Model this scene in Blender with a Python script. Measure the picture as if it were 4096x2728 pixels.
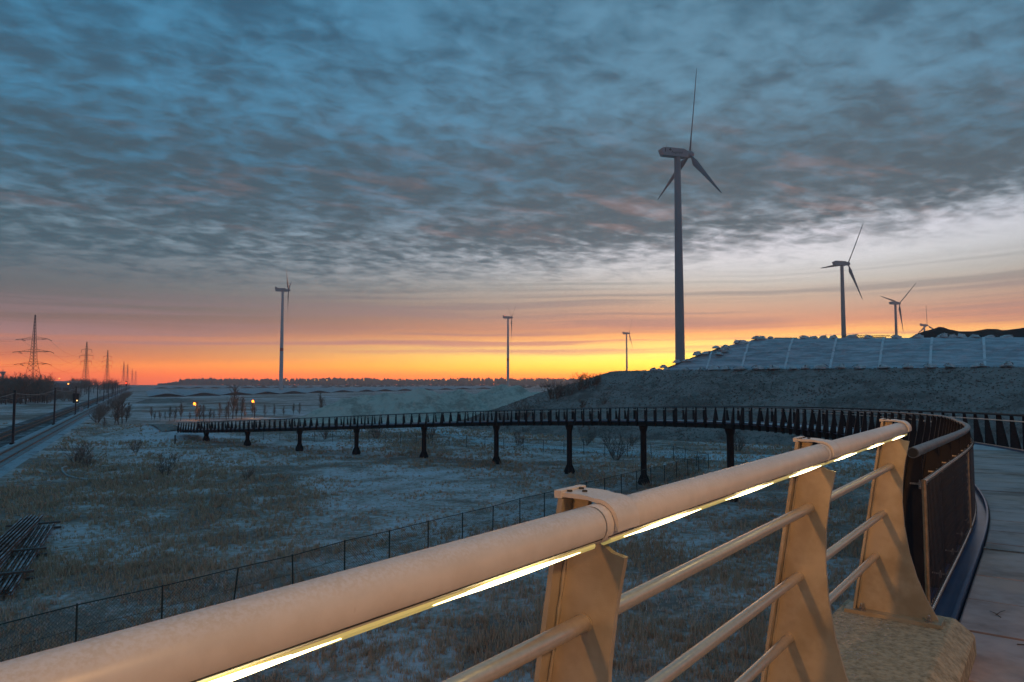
import bpy, math, random
import numpy as np
from mathutils import Vector, Matrix, noise as mnoise

for o in list(bpy.data.objects):
    bpy.data.objects.remove(o)
scene = bpy.context.scene
COL = scene.collection
R = math.radians

# ------------------------------------------------------------------ camera
EYE = 9.0                                   # eye height above the field, metres
cam_data = bpy.data.cameras.new('camera')
cam_data.sensor_width = 36.0
cam_data.lens = 2800.0 / 4096.0 * 36.0
cam_data.clip_start = 0.05
cam_data.clip_end = 30000.0
cam = bpy.data.objects.new('camera', cam_data)
COL.objects.link(cam)
cam.location = (0, 0, EYE)
cam.rotation_euler = (R(90 + 3.393), 0, 0)
scene.camera = cam

# ------------------------------------------------------------------ render settings
scene.view_settings.view_transform = 'Standard'
scene.view_settings.look = 'None'
scene.view_settings.exposure = 0.20
scene.view_settings.gamma = 1.0
scene.view_settings.use_curve_mapping = False
scene.cycles.use_denoising = True
scene.cycles.max_bounces = 5
scene.cycles.diffuse_bounces = 3
scene.cycles.glossy_bounces = 3
scene.cycles.transmission_bounces = 2
scene.cycles.volume_bounces = 0
scene.cycles.sample_clamp_indirect = 4.0


def lin(r, g, b):
    """sRGB 0-255 to linear RGBA"""
    def f(c):
        c /= 255.0
        return c / 12.92 if c <= 0.04045 else ((c + 0.055) / 1.055) ** 2.4
    return (f(r), f(g), f(b), 1.0)


class NT:
    """small helper that writes node trees as expressions"""
    def __init__(self, tree):
        self.t = tree
        self.n = tree.nodes
        self.l = tree.links

    def put(self, sock, v):
        if isinstance(v, bpy.types.NodeSocket):
            self.l.new(v, sock)
        elif v is not None:
            sock.default_value = v

    def m(self, op, a, b=None, c=None, clamp=False):
        n = self.n.new('ShaderNodeMath')
        n.operation = op
        n.use_clamp = clamp
        self.put(n.inputs[0], a)
        if b is not None:
            self.put(n.inputs[1], b)
        if c is not None:
            self.put(n.inputs[2], c)
        return n.outputs[0]

    def sep(self, v):
        n = self.n.new('ShaderNodeSeparateXYZ')
        self.put(n.inputs[0], v)
        return n.outputs

    def comb(self, x, y, z):
        n = self.n.new('ShaderNodeCombineXYZ')
        self.put(n.inputs[0], x)
        self.put(n.inputs[1], y)
        self.put(n.inputs[2], z)
        return n.outputs[0]

    def mix(self, f, a, b, blend='MIX'):
        n = self.n.new('ShaderNodeMix')
        n.data_type = 'RGBA'
        n.blend_type = blend
        n.clamp_factor = True
        self.put(n.inputs[0], f)
        self.put(n.inputs[6], a)
        self.put(n.inputs[7], b)
        return n.outputs[2]

    def smooth(self, x, a, b, lo=0.0, hi=1.0):
        n = self.n.new('ShaderNodeMapRange')
        n.interpolation_type = 'SMOOTHSTEP'
        self.put(n.inputs[0], x)
        self.put(n.inputs[1], a)
        self.put(n.inputs[2], b)
        self.put(n.inputs[3], lo)
        self.put(n.inputs[4], hi)
        return n.outputs[0]

    def noise(self, vec, scale, detail=3.0, rough=0.5, dist=0.0):
        n = self.n.new('ShaderNodeTexNoise')
        self.put(n.inputs['Vector'], vec)
        self.put(n.inputs['Scale'], scale)
        self.put(n.inputs['Detail'], detail)
        self.put(n.inputs['Roughness'], rough)
        self.put(n.inputs['Distortion'], dist)
        return n.outputs[0]

    def ramp(self, f, stops, interp='LINEAR'):
        n = self.n.new('ShaderNodeValToRGB')
        cr = n.color_ramp
        cr.interpolation = interp
        while len(cr.elements) < len(stops):
            cr.elements.new(0.5)
        for e, (p, c) in zip(cr.elements, stops):
            e.position = p
            e.color = c if len(c) == 4 else (*c, 1)
        self.put(n.inputs[0], f)
        return n.outputs[0]

    def bump(self, h, strength=0.5, dist=0.05):
        n = self.n.new('ShaderNodeBump')
        n.inputs['Strength'].default_value = strength
        n.inputs['Distance'].default_value = dist
        self.put(n.inputs['Height'], h)
        return n.outputs[0]


# ------------------------------------------------------------------ sky (world)
HAZE = 0.00038                      # extinction of the air per metre
SUN_AZ, SUN_EL = 14.0, 1.2          # degrees right of straight ahead, degrees up
world = bpy.data.worlds.new('World')
scene.world = world
world.use_nodes = True
wt = world.node_tree
wt.nodes.clear()
W = NT(wt)
gen = wt.nodes.new('ShaderNodeTexCoord').outputs['Generated']
dx, dy, dz = W.sep(gen)[0:3]
el = W.m('MULTIPLY', W.m('ARCSINE', dz), 57.2958)
el0 = W.m('MAXIMUM', el, 0.0)
az = W.m('MULTIPLY', W.m('ARCTAN2', dx, dy), 57.2958)
# nearness to the sunset: 1 over the sun, 0 far away
daz = W.m('DIVIDE', W.m('SUBTRACT', az, 21.0), 33.0)
near = W.m('EXPONENT', W.m('MULTIPLY', W.m('MULTIPLY', daz, daz), -1.0))
# thin streaks: altitude bent a little by slow noise so that no band is a ruled line
wav = W.noise(W.comb(W.m('MULTIPLY', az, 0.035), W.m('MULTIPLY', el, 0.10), 3.1), 1.0, 3.0, 0.5)
elw = W.m('MAXIMUM', W.m('ADD', el0, W.m('MULTIPLY', W.m('SUBTRACT', wav, 0.5), W.m('MINIMUM', W.m('MULTIPLY', el0, 0.32), 1.8))), 0.0)
elt = W.m('MAXIMUM', W.m('SUBTRACT', elw, W.m('MULTIPLY', W.m('MULTIPLY', W.m('ADD', az, 10.0), 0.008), W.m('MINIMUM', W.m('DIVIDE', el0, 3.0), 1.0))), 0.0)
t30 = W.m('DIVIDE', elt, 30.0, clamp=True)


def stops(lst):
    return [(e / 30.0, lin(*c)) for e, c in lst]


A = W.ramp(t30, stops([(0, (252, 112, 60)), (0.6, (255, 146, 60)), (1.2, (255, 196, 66)), (2.0, (255, 226, 100)),
                       (2.8, (255, 212, 118)), (3.5, (250, 178, 108)), (4.3, (216, 148, 114)), (5.2, (190, 148, 128)),
                       (6.4, (186, 164, 148)), (7.6, (186, 182, 176)), (9.0, (204, 205, 208)), (11.0, (216, 216, 226)),
                       (12.6, (198, 206, 218)), (15.5, (152, 172, 192)), (20, (116, 150, 180)), (30, (84, 132, 172))]))
B = W.ramp(t30, stops([(0, (226, 108, 82)), (0.6, (246, 116, 76)), (1.3, (246, 134, 78)), (1.9, (204, 112, 84)),
                       (2.6, (166, 108, 96)), (3.3, (160, 110, 102)), (4.2, (124, 101, 98)), (5.6, (102, 96, 98)),
                       (7.4, (92, 97, 103)), (9.0, (98, 111, 121)), (11.5, (120, 150, 168)), (15, (108, 158, 190)),
                       (20, (92, 152, 196)), (25, (74, 138, 186)), (30, (58, 122, 172))]))
clear = W.mix(near, B, A)
# the physical sky, low sun, added faintly behind the clouds
nish = wt.nodes.new('ShaderNodeTexSky')
nish.sky_type = 'NISHITA'
nish.sun_disc = False
nish.sun_elevation = R(SUN_EL)
nish.sun_rotation = R(SUN_AZ)
nish.altitude = 10.0
nish.air_density = 1.0
nish.dust_density = 1.5
nish.ozone_density = 1.5
nsc = wt.nodes.new('ShaderNodeVectorMath')
nsc.operation = 'SCALE'
wt.links.new(nish.outputs[0], nsc.inputs[0])
nsc.inputs['Scale'].default_value = 0.05
clear = W.mix(0.10, clear, nsc.outputs[0])

# low stratus bands between the deck and the horizon
b1 = W.noise(W.comb(W.m('MULTIPLY', az, 0.030), W.m('MULTIPLY', elt, 0.62), 0.0), 1.0, 4.0, 0.55)
b2 = W.noise(W.comb(W.m('MULTIPLY', az, 0.016), W.m('MULTIPLY', elt, 2.7), 7.0), 1.0, 3.0, 0.5)
band = W.m('ADD', W.m('MULTIPLY', b1, 0.55), W.m('MULTIPLY', b2, 0.45))
bandm = W.m('MULTIPLY', W.smooth(band, 0.455, 0.575), W.smooth(elt, 1.5, 2.8))
bandm = W.m('MULTIPLY', bandm, W.smooth(elt, 9.5, 6.5))
bcol = W.mix(W.smooth(elt, 3.0, 8.5), W.mix(near, lin(142, 112, 112), lin(176, 124, 108)), W.mix(near, lin(90, 95, 101), lin(138, 142, 140)))
sky = W.mix(W.m('MULTIPLY', bandm, 0.84), clear, bcol)

# altocumulus deck on a plane overhead
inv = W.m('DIVIDE', 1.0, W.m('ADD', W.m('MAXIMUM', dz, 0.0), 0.10))
px = W.m('MULTIPLY', dx, inv)
py = W.m('MULTIPLY', dy, inv)
# rows run from the lower left to the upper right: turn, then stretch a little
ca, sa = math.cos(R(24)), math.sin(R(24))
qx = W.m('ADD', W.m('MULTIPLY', px, ca), W.m('MULTIPLY', py, sa))
qy = W.m('SUBTRACT', W.m('MULTIPLY', py, ca), W.m('MULTIPLY', px, sa))
q = W.comb(W.m('MULTIPLY', qx, 0.85), qy, 0.0)
big = W.noise(q, 1.1, 3.0, 0.5, 0.3)
mid = W.noise(q, 5.0, 4.0, 0.55, 0.3)
fin = W.noise(q, 12.5, 3.0, 0.55, 0.35)
dens = W.m('ADD', W.m('ADD', W.m('MULTIPLY', big, 0.24), W.m('MULTIPLY', mid, 0.40)), W.m('MULTIPLY', fin, 0.36))
edge = W.m('ADD', 8.3, W.m('MULTIPLY', W.m('MAXIMUM', W.m('ADD', az, 12.0), 0.0), 0.068))
ragged = W.m('ADD', el0, W.m('MULTIPLY', W.m('SUBTRACT', W.m('ADD', W.m('MULTIPLY', mid, 0.5), W.m('MULTIPLY', fin, 0.5)), 0.5), 6.0))
deck_mask = W.smooth(ragged, W.m('SUBTRACT', edge, 1.9), W.m('ADD', edge, 2.2))
cov = W.smooth(W.m('ADD', dens, W.smooth(el0, 21.0, 14.0, 0.0, 0.04)), 0.36, 0.60)
high = W.smooth(el0, 14.0, 30.0)
cdark = W.mix(high, W.mix(near, lin(66, 86, 97), lin(84, 98, 106)), W.mix(near, lin(48, 90, 116), lin(66, 100, 120)))
cgap = W.mix(W.smooth(el0, 11.0, 17.0), clear, W.mix(near, lin(70, 132, 168), lin(98, 138, 162)))
cov = W.m('ADD', 0.18, W.m('MULTIPLY', cov, 0.82))
deckcol = W.mix(cov, cgap, cdark)
# extra darkness in the thick cells
deckcol = W.mix(W.m('MULTIPLY', W.smooth(dens, 0.50, 0.66), 0.40), deckcol, W.mix(high, lin(66, 76, 86), lin(52, 74, 94)))
# reddened undersides facing the low sun
rn = W.noise(W.comb(W.m('MULTIPLY', qx, 0.45), qy, 5.0), 6.5, 4.0, 0.6, 0.4)
redm = W.m('MULTIPLY', W.smooth(rn, 0.50, 0.72), W.m('MULTIPLY', W.smooth(el0, 22.0, 13.0), W.smooth(el0, 10.0, 13.0)))
redm = W.m('MULTIPLY', redm, W.m('ADD', 0.22, W.m('MULTIPLY', near, 0.14)))
deckcol = W.mix(redm, deckcol, W.mix(near, lin(164, 122, 112), lin(188, 136, 120)))
# the deck is thickest, and darkest, in its lower half
thick = W.m('MULTIPLY', W.smooth(el0, 10.5, 13.0), W.smooth(el0, 22.0, 16.5))
deckcol = W.mix(W.m('MULTIPLY', thick, 0.30), deckcol, lin(50, 64, 74))
sky = W.mix(W.m('MULTIPLY', deck_mask, 0.96), sky, deckcol)
# the sky lies outside the haze: give back what the haze layer takes from each direction, and a hotter core over the sun
path = W.m('MINIMUM', W.m('DIVIDE', 163.0, W.m('MAXIMUM', dz, 0.002)), 2960.0)
lost = W.m('EXPONENT', W.m('MULTIPLY', path, HAZE))
gain = W.m('MULTIPLY', lost, 1.03)
core = W.m('DIVIDE', W.m('SUBTRACT', az, 12.0), 26.0)
core = W.m('EXPONENT', W.m('MULTIPLY', W.m('MULTIPLY', core, core), -1.0))
gain = W.m('MULTIPLY', gain, W.m('ADD', 0.96, W.m('MULTIPLY', core, W.smooth(el0, 4.0, 1.0, 0.0, 0.50))))
gv = wt.nodes.new('ShaderNodeVectorMath')
gv.operation = 'SCALE'
wt.links.new(sky, gv.inputs[0])
wt.links.new(gain, gv.inputs['Scale'])
# ... less the light that the haze itself adds on the way
veil = wt.nodes.new('ShaderNodeVectorMath')
veil.operation = 'SCALE'
veil.inputs[0].default_value = (0.075, 0.058, 0.068)
wt.links.new(W.m('SUBTRACT', lost, 1.0), veil.inputs['Scale'])
sb = wt.nodes.new('ShaderNodeVectorMath')
sb.operation = 'SUBTRACT'
wt.links.new(gv.outputs[0], sb.inputs[0])
wt.links.new(veil.outputs[0], sb.inputs[1])
mx = wt.nodes.new('ShaderNodeVectorMath')
mx.operation = 'MAXIMUM'
wt.links.new(sb.outputs[0], mx.inputs[0])
mx.inputs[1].default_value = (0.01, 0.01, 0.01)
sky = mx.outputs[0]
bg = wt.nodes.new('ShaderNodeBackground')
wt.links.new(sky, bg.inputs['Color'])
bg.inputs['Strength'].default_value = 1.0
wo = wt.nodes.new('ShaderNodeOutputWorld')
wt.links.new(bg.outputs[0], wo.inputs['Surface'])
world.cycles.sampling_method = 'MANUAL'
world.cycles.sample_map_resolution = 1024

# ------------------------------------------------------------------ sun: on the horizon, veiled
sun_d = bpy.data.lights.new('sun', 'SUN')
sun_d.energy = 0.25
sun_d.angle = R(10)
sun_d.color = (1.0, 0.50, 0.22)
sun = bpy.data.objects.new('sun', sun_d)
COL.objects.link(sun)
sdir = Vector((math.sin(R(SUN_AZ)) * math.cos(R(SUN_EL)), math.cos(R(SUN_AZ)) * math.cos(R(SUN_EL)), math.sin(R(SUN_EL))))
sun.rotation_euler = (-sdir).to_track_quat('-Z', 'Y').to_euler()

# ------------------------------------------------------------------ mesh helpers
class MB:
    def __init__(self):
        self.v = []
        self.f = []

    def add(self, vs, fs):
        b = len(self.v)
        self.v += [tuple(p) for p in vs]
        self.f += [tuple(b + i for i in f) for f in fs]
        return self

    def obox(self, c, a, b, d):
        c, a, b, d = Vector(c), Vector(a), Vector(b), Vector(d)
        vs = [c + i * a + j * b + k * d for i in (-1, 1) for j in (-1, 1) for k in (-1, 1)]
        return self.add(vs, [(0, 1, 3, 2), (4, 6, 7, 5), (0, 4, 5, 1), (2, 3, 7, 6), (0, 2, 6, 4), (1, 5, 7, 3)])

    def box(self, x0, x1, y0, y1, z0, z1):
        return self.obox(((x0 + x1) / 2, (y0 + y1) / 2, (z0 + z1) / 2), ((x1 - x0) / 2, 0, 0), (0, (y1 - y0) / 2, 0), (0, 0, (z1 - z0) / 2))

    def tube(self, pts, r, n=8, caps=True, closed=False):
        pts = [Vector(p) for p in pts]
        k = len(pts)
        rr = r if isinstance(r, (list, tuple)) else [r] * k
        vs, fs = [], []
        ref = None
        for i, p in enumerate(pts):
            t = (pts[min(i + 1, k - 1)] - pts[max(i - 1, 0)])
            if t.length < 1e-9:
                t = Vector((0, 0, 1))
            t.normalize()
            if ref is None:
                ref = Vector((0, 0, 1)) if abs(t.z) < 0.9 else Vector((1, 0, 0))
            u = (ref - t * ref.dot(t)).normalized()
            w = t.cross(u)
            ref = u
            for j in range(n):
                a = 2 * math.pi * j / n
                vs.append(p + (u * math.cos(a) + w * math.sin(a)) * rr[i])
        for i in range(k - 1):
            for j in range(n):
                a, b = i * n + j, i * n + (j + 1) % n
                fs.append((a, b, b + n, a + n))
        if caps:
            fs.append(tuple(range(n - 1, -1, -1)))
            fs.append(tuple((k - 1) * n + j for j in range(n)))
        return self.add(vs, fs)

    def bar(self, a, b, r, n=4):
        return self.tube([a, b], r, n)

    def lathe(self, prof, n=16, o=(0, 0, 0)):
        vs, fs = [], []
        k = len(prof)
        for r, z in prof:
            for j in range(n):
                a = 2 * math.pi * j / n
                vs.append((o[0] + r * math.cos(a), o[1] + r * math.sin(a), o[2] + z))
        for i in range(k - 1):
            for j in range(n):
                a, b = i * n + j, i * n + (j + 1) % n
                fs.append((a, b, b + n, a + n))
        fs.append(tuple(range(n - 1, -1, -1)))
        fs.append(tuple((k - 1) * n + j for j in range(n)))
        return self.add(vs, fs)

    def prism(self, poly, o, A, B, T):
        """polygon (a, b) in the frame o + aA + bB, thick by +-T"""
        o, A, B, T = Vector(o), Vector(A), Vector(B), Vector(T)
        k = len(poly)
        vs = [o + a * A + b * B - T for a, b in poly] + [o + a * A + b * B + T for a, b in poly]
        fs = [tuple(range(k - 1, -1, -1)), tuple(range(k, 2 * k))]
        for i in range(k):
            j = (i + 1) % k
            fs.append((i, j, j + k, i + k))
        return self.add(vs, fs)

    def mesh(self, name, smooth=None):
        me = bpy.data.meshes.new(name)
        me.from_pydata(self.v, [], self.f)
        if smooth is not None:
            me.shade_smooth()
            me.set_sharp_from_angle(angle=R(smooth))
        me.update()
        return me

    def build(self, name, mat, parent=None, smooth=None, loc=None, rotz=0.0):
        me = self.mesh(name, smooth)
        return obj(name, me, mat, parent, loc, rotz)


def obj(name, me, mat=None, parent=None, loc=None, rotz=0.0):
    o = bpy.data.objects.new(name, me)
    COL.objects.link(o)
    if mat is not None and len(me.materials) == 0:
        me.materials.append(mat)
    if loc is not None:
        o.location = loc
    if rotz:
        o.rotation_euler = (0, 0, rotz)
    if parent is not None:
        o.parent = parent
    return o


def empty(name, loc=(0, 0, 0), rotz=0.0):
    o = bpy.data.objects.new(name, None)
    COL.objects.link(o)
    o.location = loc
    o.rotation_euler = (0, 0, rotz)
    o.empty_display_size = 0.2
    return o


def tag(o, label, cat, group=None):
    o['label'] = label
    o['category'] = cat
    if group:
        o['group'] = group
    return o


def structure(o):
    o['kind'] = 'structure'
    return o


def stuff(o, label=None, cat=None):
    o['kind'] = 'stuff'
    if label:
        o['label'] = label
    if cat:
        o['category'] = cat
    return o


ORD = ['first', 'second', 'third', 'fourth', 'fifth', 'sixth', 'seventh', 'eighth', 'ninth', 'tenth', 'eleventh', 'twelfth',
       'thirteenth', 'fourteenth', 'fifteenth', 'sixteenth', 'seventeenth', 'eighteenth', 'nineteenth', 'twentieth']
ORD += ['twenty-' + w for w in ORD[:9]] + ['thirtieth'] + ['thirty-' + w for w in ORD[:9]] + ['fortieth']


def copy_tree(o, parent=None):
    c = o.copy()
    COL.objects.link(c)
    c.parent = parent
    for ch in list(o.children):
        copy_tree(ch, c)
    return c


# ------------------------------------------------------------------ materials
def pmat(name, c1, c2=None, scale=5.0, rough=0.6, metal=0.0, bump=0.0, bscale=None, bdist=0.01, detail=4.0, lo=0.35, hi=0.65,
         frost=None, emit=None, estr=0.0, spec=0.5, coords='Object', rvar=0.0, aniso=None):
    m = bpy.data.materials.new(name)
    m.use_nodes = True
    t = m.node_tree
    t.nodes.clear()
    N = NT(t)
    p = t.nodes.new('ShaderNodeBsdfPrincipled')
    out = t.nodes.new('ShaderNodeOutputMaterial')
    t.links.new(p.outputs[0], out.inputs[0])
    vec = t.nodes.new('ShaderNodeTexCoord').outputs[coords] if coords != 'Position' else t.nodes.new('ShaderNodeNewGeometry').outputs['Position']
    if aniso is not None:
        rot = t.nodes.new('ShaderNodeVectorRotate')
        rot.rotation_type = 'Z_AXIS'
        N.put(rot.inputs['Vector'], vec)
        rot.inputs['Angle'].default_value = -aniso[0]
        mp = t.nodes.new('ShaderNodeVectorMath')
        mp.operation = 'MULTIPLY'
        t.links.new(rot.outputs[0], mp.inputs[0])
        mp.inputs[1].default_value = aniso[1]
        vec = mp.outputs[0]
    col = (*c1, 1)
    if c2 is not None:
        n1 = N.noise(vec, scale, detail, 0.6)
        col = N.mix(N.smooth(n1, lo, hi), (*c1, 1), (*c2, 1))
    if frost is not None:            # rime lies on faces that look up
        fcol, famt, fscale = frost
        g = t.nodes.new('ShaderNodeNewGeometry')
        up = N.smooth(N.sep(g.outputs['Normal'])[2], 0.35, 0.9)
        nf = N.smooth(N.noise(vec, fscale, 5.0, 0.65), 0.38, 0.62)
        col = N.mix(N.m('MULTIPLY', N.m('MULTIPLY', up, nf), famt), col, (*fcol, 1))
    N.put(p.inputs['Base Color'], col)
    if rvar:
        rn = N.noise(vec, scale * 1.7, 3.0, 0.6)
        N.put(p.inputs['Roughness'], N.m('ADD', rough - rvar * 0.5, N.m('MULTIPLY', rn, rvar)))
    else:
        p.inputs['Roughness'].default_value = rough
    p.inputs['Metallic'].default_value = metal
    p.inputs['Specular IOR Level'].default_value = spec
    if bump:
        h = N.noise(vec, bscale or scale * 3, 5.0, 0.65)
        t.links.new(N.bump(h, bump, bdist), p.inputs['Normal'])
    if emit is not None:
        p.inputs['Emission Color'].default_value = (*emit, 1)
        p.inputs['Emission Strength'].default_value = estr
    return m


M = {}
M['rail_paint'] = pmat('pale_rail_paint', (0.60, 0.53, 0.45), (0.55, 0.48, 0.40), 16.0, 0.31, 0.0, rvar=0.15, detail=8.0, frost=((0.70, 0.70, 0.73), 0.45, 150.0))  # pale lilac top: frost specks, with the sky's sheen put into the colour
M['post_paint'] = pmat('pale_post_paint', (0.45, 0.37, 0.26), (0.33, 0.26, 0.17), 5.0, 0.42, 0.35, 0.25, 300.0, 0.002, rvar=0.2)
M['bar_metal'] = pmat('brushed_rail_bar', (0.60, 0.52, 0.42), (0.55, 0.47, 0.37), 60.0, 0.34, 0.7)
M['groove'] = pmat('near_black', (0.03, 0.025, 0.02), None, rough=0.8)  # near black, also used as shade in the groove and pipe mouth
M['led_on'] = pmat('lit_led', (0.8, 0.75, 0.5), rough=0.4, emit=(1.0, 0.84, 0.45), estr=8.0)
M['led_lens'] = pmat('yellow_led_lens', (0.55, 0.50, 0.20), rough=0.3, emit=(0.80, 0.68, 0.22), estr=0.26)
M['bolt'] = pmat('zinc_bolt', (0.45, 0.42, 0.38), (0.25, 0.20, 0.15), 60.0, 0.4, 0.9)
M['concrete'] = pmat('weathered_concrete', (0.56, 0.40, 0.24), (0.24, 0.17, 0.09), 22.0, 0.9, 0.0, 1.0, 95.0, 0.008, frost=((0.48, 0.41, 0.30), 0.6, 60.0), lo=0.34, hi=0.66, detail=7.0)
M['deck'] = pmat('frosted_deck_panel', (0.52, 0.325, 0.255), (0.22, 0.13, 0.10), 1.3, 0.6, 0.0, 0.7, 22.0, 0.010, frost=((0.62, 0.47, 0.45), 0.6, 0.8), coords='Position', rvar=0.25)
M['deck_far'] = pmat('frost_sheen_deck_panel', (0.66, 0.60, 0.60), (0.50, 0.44, 0.43), 1.3, 0.6, coords='Position')  # paler than the near panels: frost, plus grazing sky sheen in the colour
M['channel'] = pmat('blue_black_channel_paint', (0.05, 0.10, 0.19), (0.035, 0.07, 0.14), 3.0, 0.32, 0.2, 0.04, 60.0, 0.002)
M['steel'] = pmat('dark_weathered_steel', (0.020, 0.017, 0.020), (0.013, 0.011, 0.014), 3.0, 0.6, 0.0, 0.1, 80.0, 0.002, rvar=0.2, spec=0.25)
M['steel_rim'] = pmat('worn_steel_edge', (0.16, 0.12, 0.11), (0.10, 0.075, 0.07), 6.0, 0.5, 0.4)
M['galv'] = pmat('grey_galvanised_pipe', (0.17, 0.175, 0.17), (0.12, 0.125, 0.12), 9.0, 0.5, 0.5, 0.12, 120.0, 0.002, frost=((0.40, 0.41, 0.42), 0.4, 60.0))
M['stainless'] = pmat('stainless_rod', (0.62, 0.57, 0.52), (0.50, 0.44, 0.38), 20.0, 0.28, 0.95)
M['wire'] = pmat('dark_mesh_wire', (0.03, 0.028, 0.03), None, rough=0.5, metal=0.0)
M['brass'] = pmat('warm_frame_rod', (0.48, 0.34, 0.20), (0.36, 0.24, 0.13), 18.0, 0.38, 0.8)

# ------------------------------------------------------------------ the ramp's line: inner handrail x, y, height relative to the eye
INNER = [(0.40, 1.65, -0.36), (2.79, 4.91, -0.45), (6.29, 9.72, -0.60), (8.64, 13.62, -0.72), (11.1, 18.0, -0.85), (12.9, 21.8, -0.97),
         (14.9, 27.8, -1.14), (16.2, 33.4, -1.30), (16.9, 40.0, -1.46), (16.9, 46.0, -1.61), (15.3, 53.2, -1.82), (10.6, 61.4, -2.15),
         (4.7, 69.0, -2.58), (-2.6, 76.6, -3.08), (-11.0, 82.6, -3.62), (-19.8, 87.2, -4.16), (-29.0, 92.6, -4.74), (-38.4, 99.2, -5.36),
         (-47.4, 106.8, -5.98), (-54.0, 113.5, -6.42), (-60.0, 120.0, -6.8)]


def catmull(P, per=24):
    P = np.array(P, float)
    out = []
    for i in range(1, len(P) - 2):
        p0, p1, p2, p3 = P[i - 1], P[i], P[i + 1], P[i + 2]
        for k in range(per):
            t = k / per
            out.append(0.5 * ((2 * p1) + (-p0 + p2) * t + (2 * p0 - 5 * p1 + 4 * p2 - p3) * t * t + (-p0 + 3 * p1 - 3 * p2 + p3) * t ** 3))
    out.append(P[-2])
    return np.array(out)


_c = catmull(INNER)
# smooth the plan a little, then measure along it
for _ in range(12):
    _c[1:-1] = 0.25 * _c[:-2] + 0.5 * _c[1:-1] + 0.25 * _c[2:]
_seg = np.hypot(np.diff(_c[:, 0]), np.diff(_c[:, 1]))
_S = np.concatenate([[0], np.cumsum(_seg)])
LEN = float(_S[-1])


def cin(s):
    """point of the inner handrail and right-hand normal at arc length s (negative: straight on towards the viewer)"""
    ss = max(0.0, min(LEN, s))
    p = np.array([np.interp(ss, _S, _c[:, k]) for k in range(3)])
    a = np.array([np.interp(min(LEN, ss + 0.3), _S, _c[:, k]) for k in range(2)])
    b = np.array([np.interp(max(0, ss - 0.3), _S, _c[:, k]) for k in range(2)])
    t = a - b
    t /= np.hypot(*t)
    if s != ss:
        p[:2] += t * (s - ss)
    return Vector((p[0], p[1], EYE + p[2])), Vector((t[0], t[1], 0)), Vector((t[1], -t[0], 0))


RAMP_W = 3.1
RAIL_H = 1.20


def sweep(profile, ss, closed=True, rel=True):
    """sweep a profile of (offset to the right, height above the deck) along the ramp"""
    mb = MB()
    k = len(profile)
    vs, fs = [], []
    for s in ss:
        p, t, n = cin(s)
        for o, z in profile:
            q = p + n * o
            vs.append((q.x, q.y, p.z - RAIL_H + z))
    for i in range(len(ss) - 1):
        for j in range(k if closed else k - 1):
            a, b = i * k + j, i * k + (j + 1) % k
            fs.append((a, a + k, b + k, b))
    if closed:
        fs.append(tuple(range(k)))
        fs.append(tuple((len(ss) - 1) * k + j for j in range(k - 1, -1, -1)))
    mb.add(vs, fs)
    return mb


def circ(o, z, r, n=10):
    return [(o + r * math.cos(2 * math.pi * j / n), z + r * math.sin(2 * math.pi * j / n)) for j in range(n)]


def srange(a, b, d):
    n = max(1, int(math.ceil((b - a) / d)))
    return [a + (b - a) * i / n for i in range(n + 1)]


# ------------------------------------------------------------------ ramp bridge
ramp = empty('footbridge', (-10.0, 84.0, 0.0))
tag(ramp, 'long dark steel footbridge curving down on round piers across the frosty field', 'footbridge')
RINV = Matrix.Translation(Vector((10.0, -84.0, 0.0)))


def rchild(o, parent=None):
    o.parent = parent or ramp
    if parent is None:
        o.matrix_parent_inverse = RINV
    return o


SS = srange(0.0, LEN, 0.5)
S0 = -0.55
rchild(sweep([(-0.06, -0.05), (RAMP_W + 0.06, -0.05), (RAMP_W - 0.35, -0.30), (RAMP_W - 0.7, -0.46), (0.7, -0.46), (0.35, -0.30)],
             srange(-0.5, LEN, 0.5)).build('deck_girder', M['steel']))
for side, (o0, o1) in (('inner', (-0.10, 0.205)), ('outer', (RAMP_W - 0.205, RAMP_W + 0.10))):
    e = o1 if side == 'inner' else o0
    w = -0.022 if side == 'inner' else 0.022
    prof = [(o0, -0.06), (o1, -0.06), (o1, 0.045), (o1 + w, 0.045), (o1 + w, -0.04), (o0, -0.04)] if side == 'inner' else \
        [(o0, -0.06), (o1, -0.06), (o1, -0.04), (o0 + 0.022, -0.04), (o0 + 0.022, 0.045), (o0, 0.045)]
    rchild(sweep(prof, srange(-0.15 if side == 'inner' else 0.4, LEN, 0.35)).build('edge_channel', M['channel'], smooth=40))
# paving panels across the deck, each a slab of its own
rng = random.Random(5)
s = S0 - 0.35
while s < LEN - 1:
    d = 0.93 + rng.uniform(-0.03, 0.03)
    pts = []
    dz_ = rng.uniform(-0.005, 0.005)
    e = s + d - (0.03 if abs(s - 3.4) < 0.45 else rng.uniform(0.018, 0.032))
    mb = MB()
    for a in (s, e):
        p, t, n = cin(a)
        for o in (0.22, RAMP_W - 0.22):
            q = p + n * o
            pts.append(Vector((q.x, q.y, p.z - RAIL_H + dz_ + rng.uniform(-0.0015, 0.0015))))
    low = [q - Vector((0, 0, 0.045)) for q in pts]
    c4 = sum(pts, Vector()) / 4
    ins = [q + (c4 - q).normalized() * 0.012 - Vector((0, 0, 0.0)) for q in pts]
    top = [q for q in ins]
    rim = [q - Vector((0, 0, 0.008)) for q in pts]
    vs = top + rim + low
    fs = [(0, 2, 3, 1)]
    for a, b in ((0, 1), (1, 3), (3, 2), (2, 0)):
        fs += [(a, b, b + 4, a + 4), (a + 4, b + 4, b + 8, a + 8)]
    mb.add(vs, fs)
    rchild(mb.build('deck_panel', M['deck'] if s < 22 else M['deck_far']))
    s += d
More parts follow.
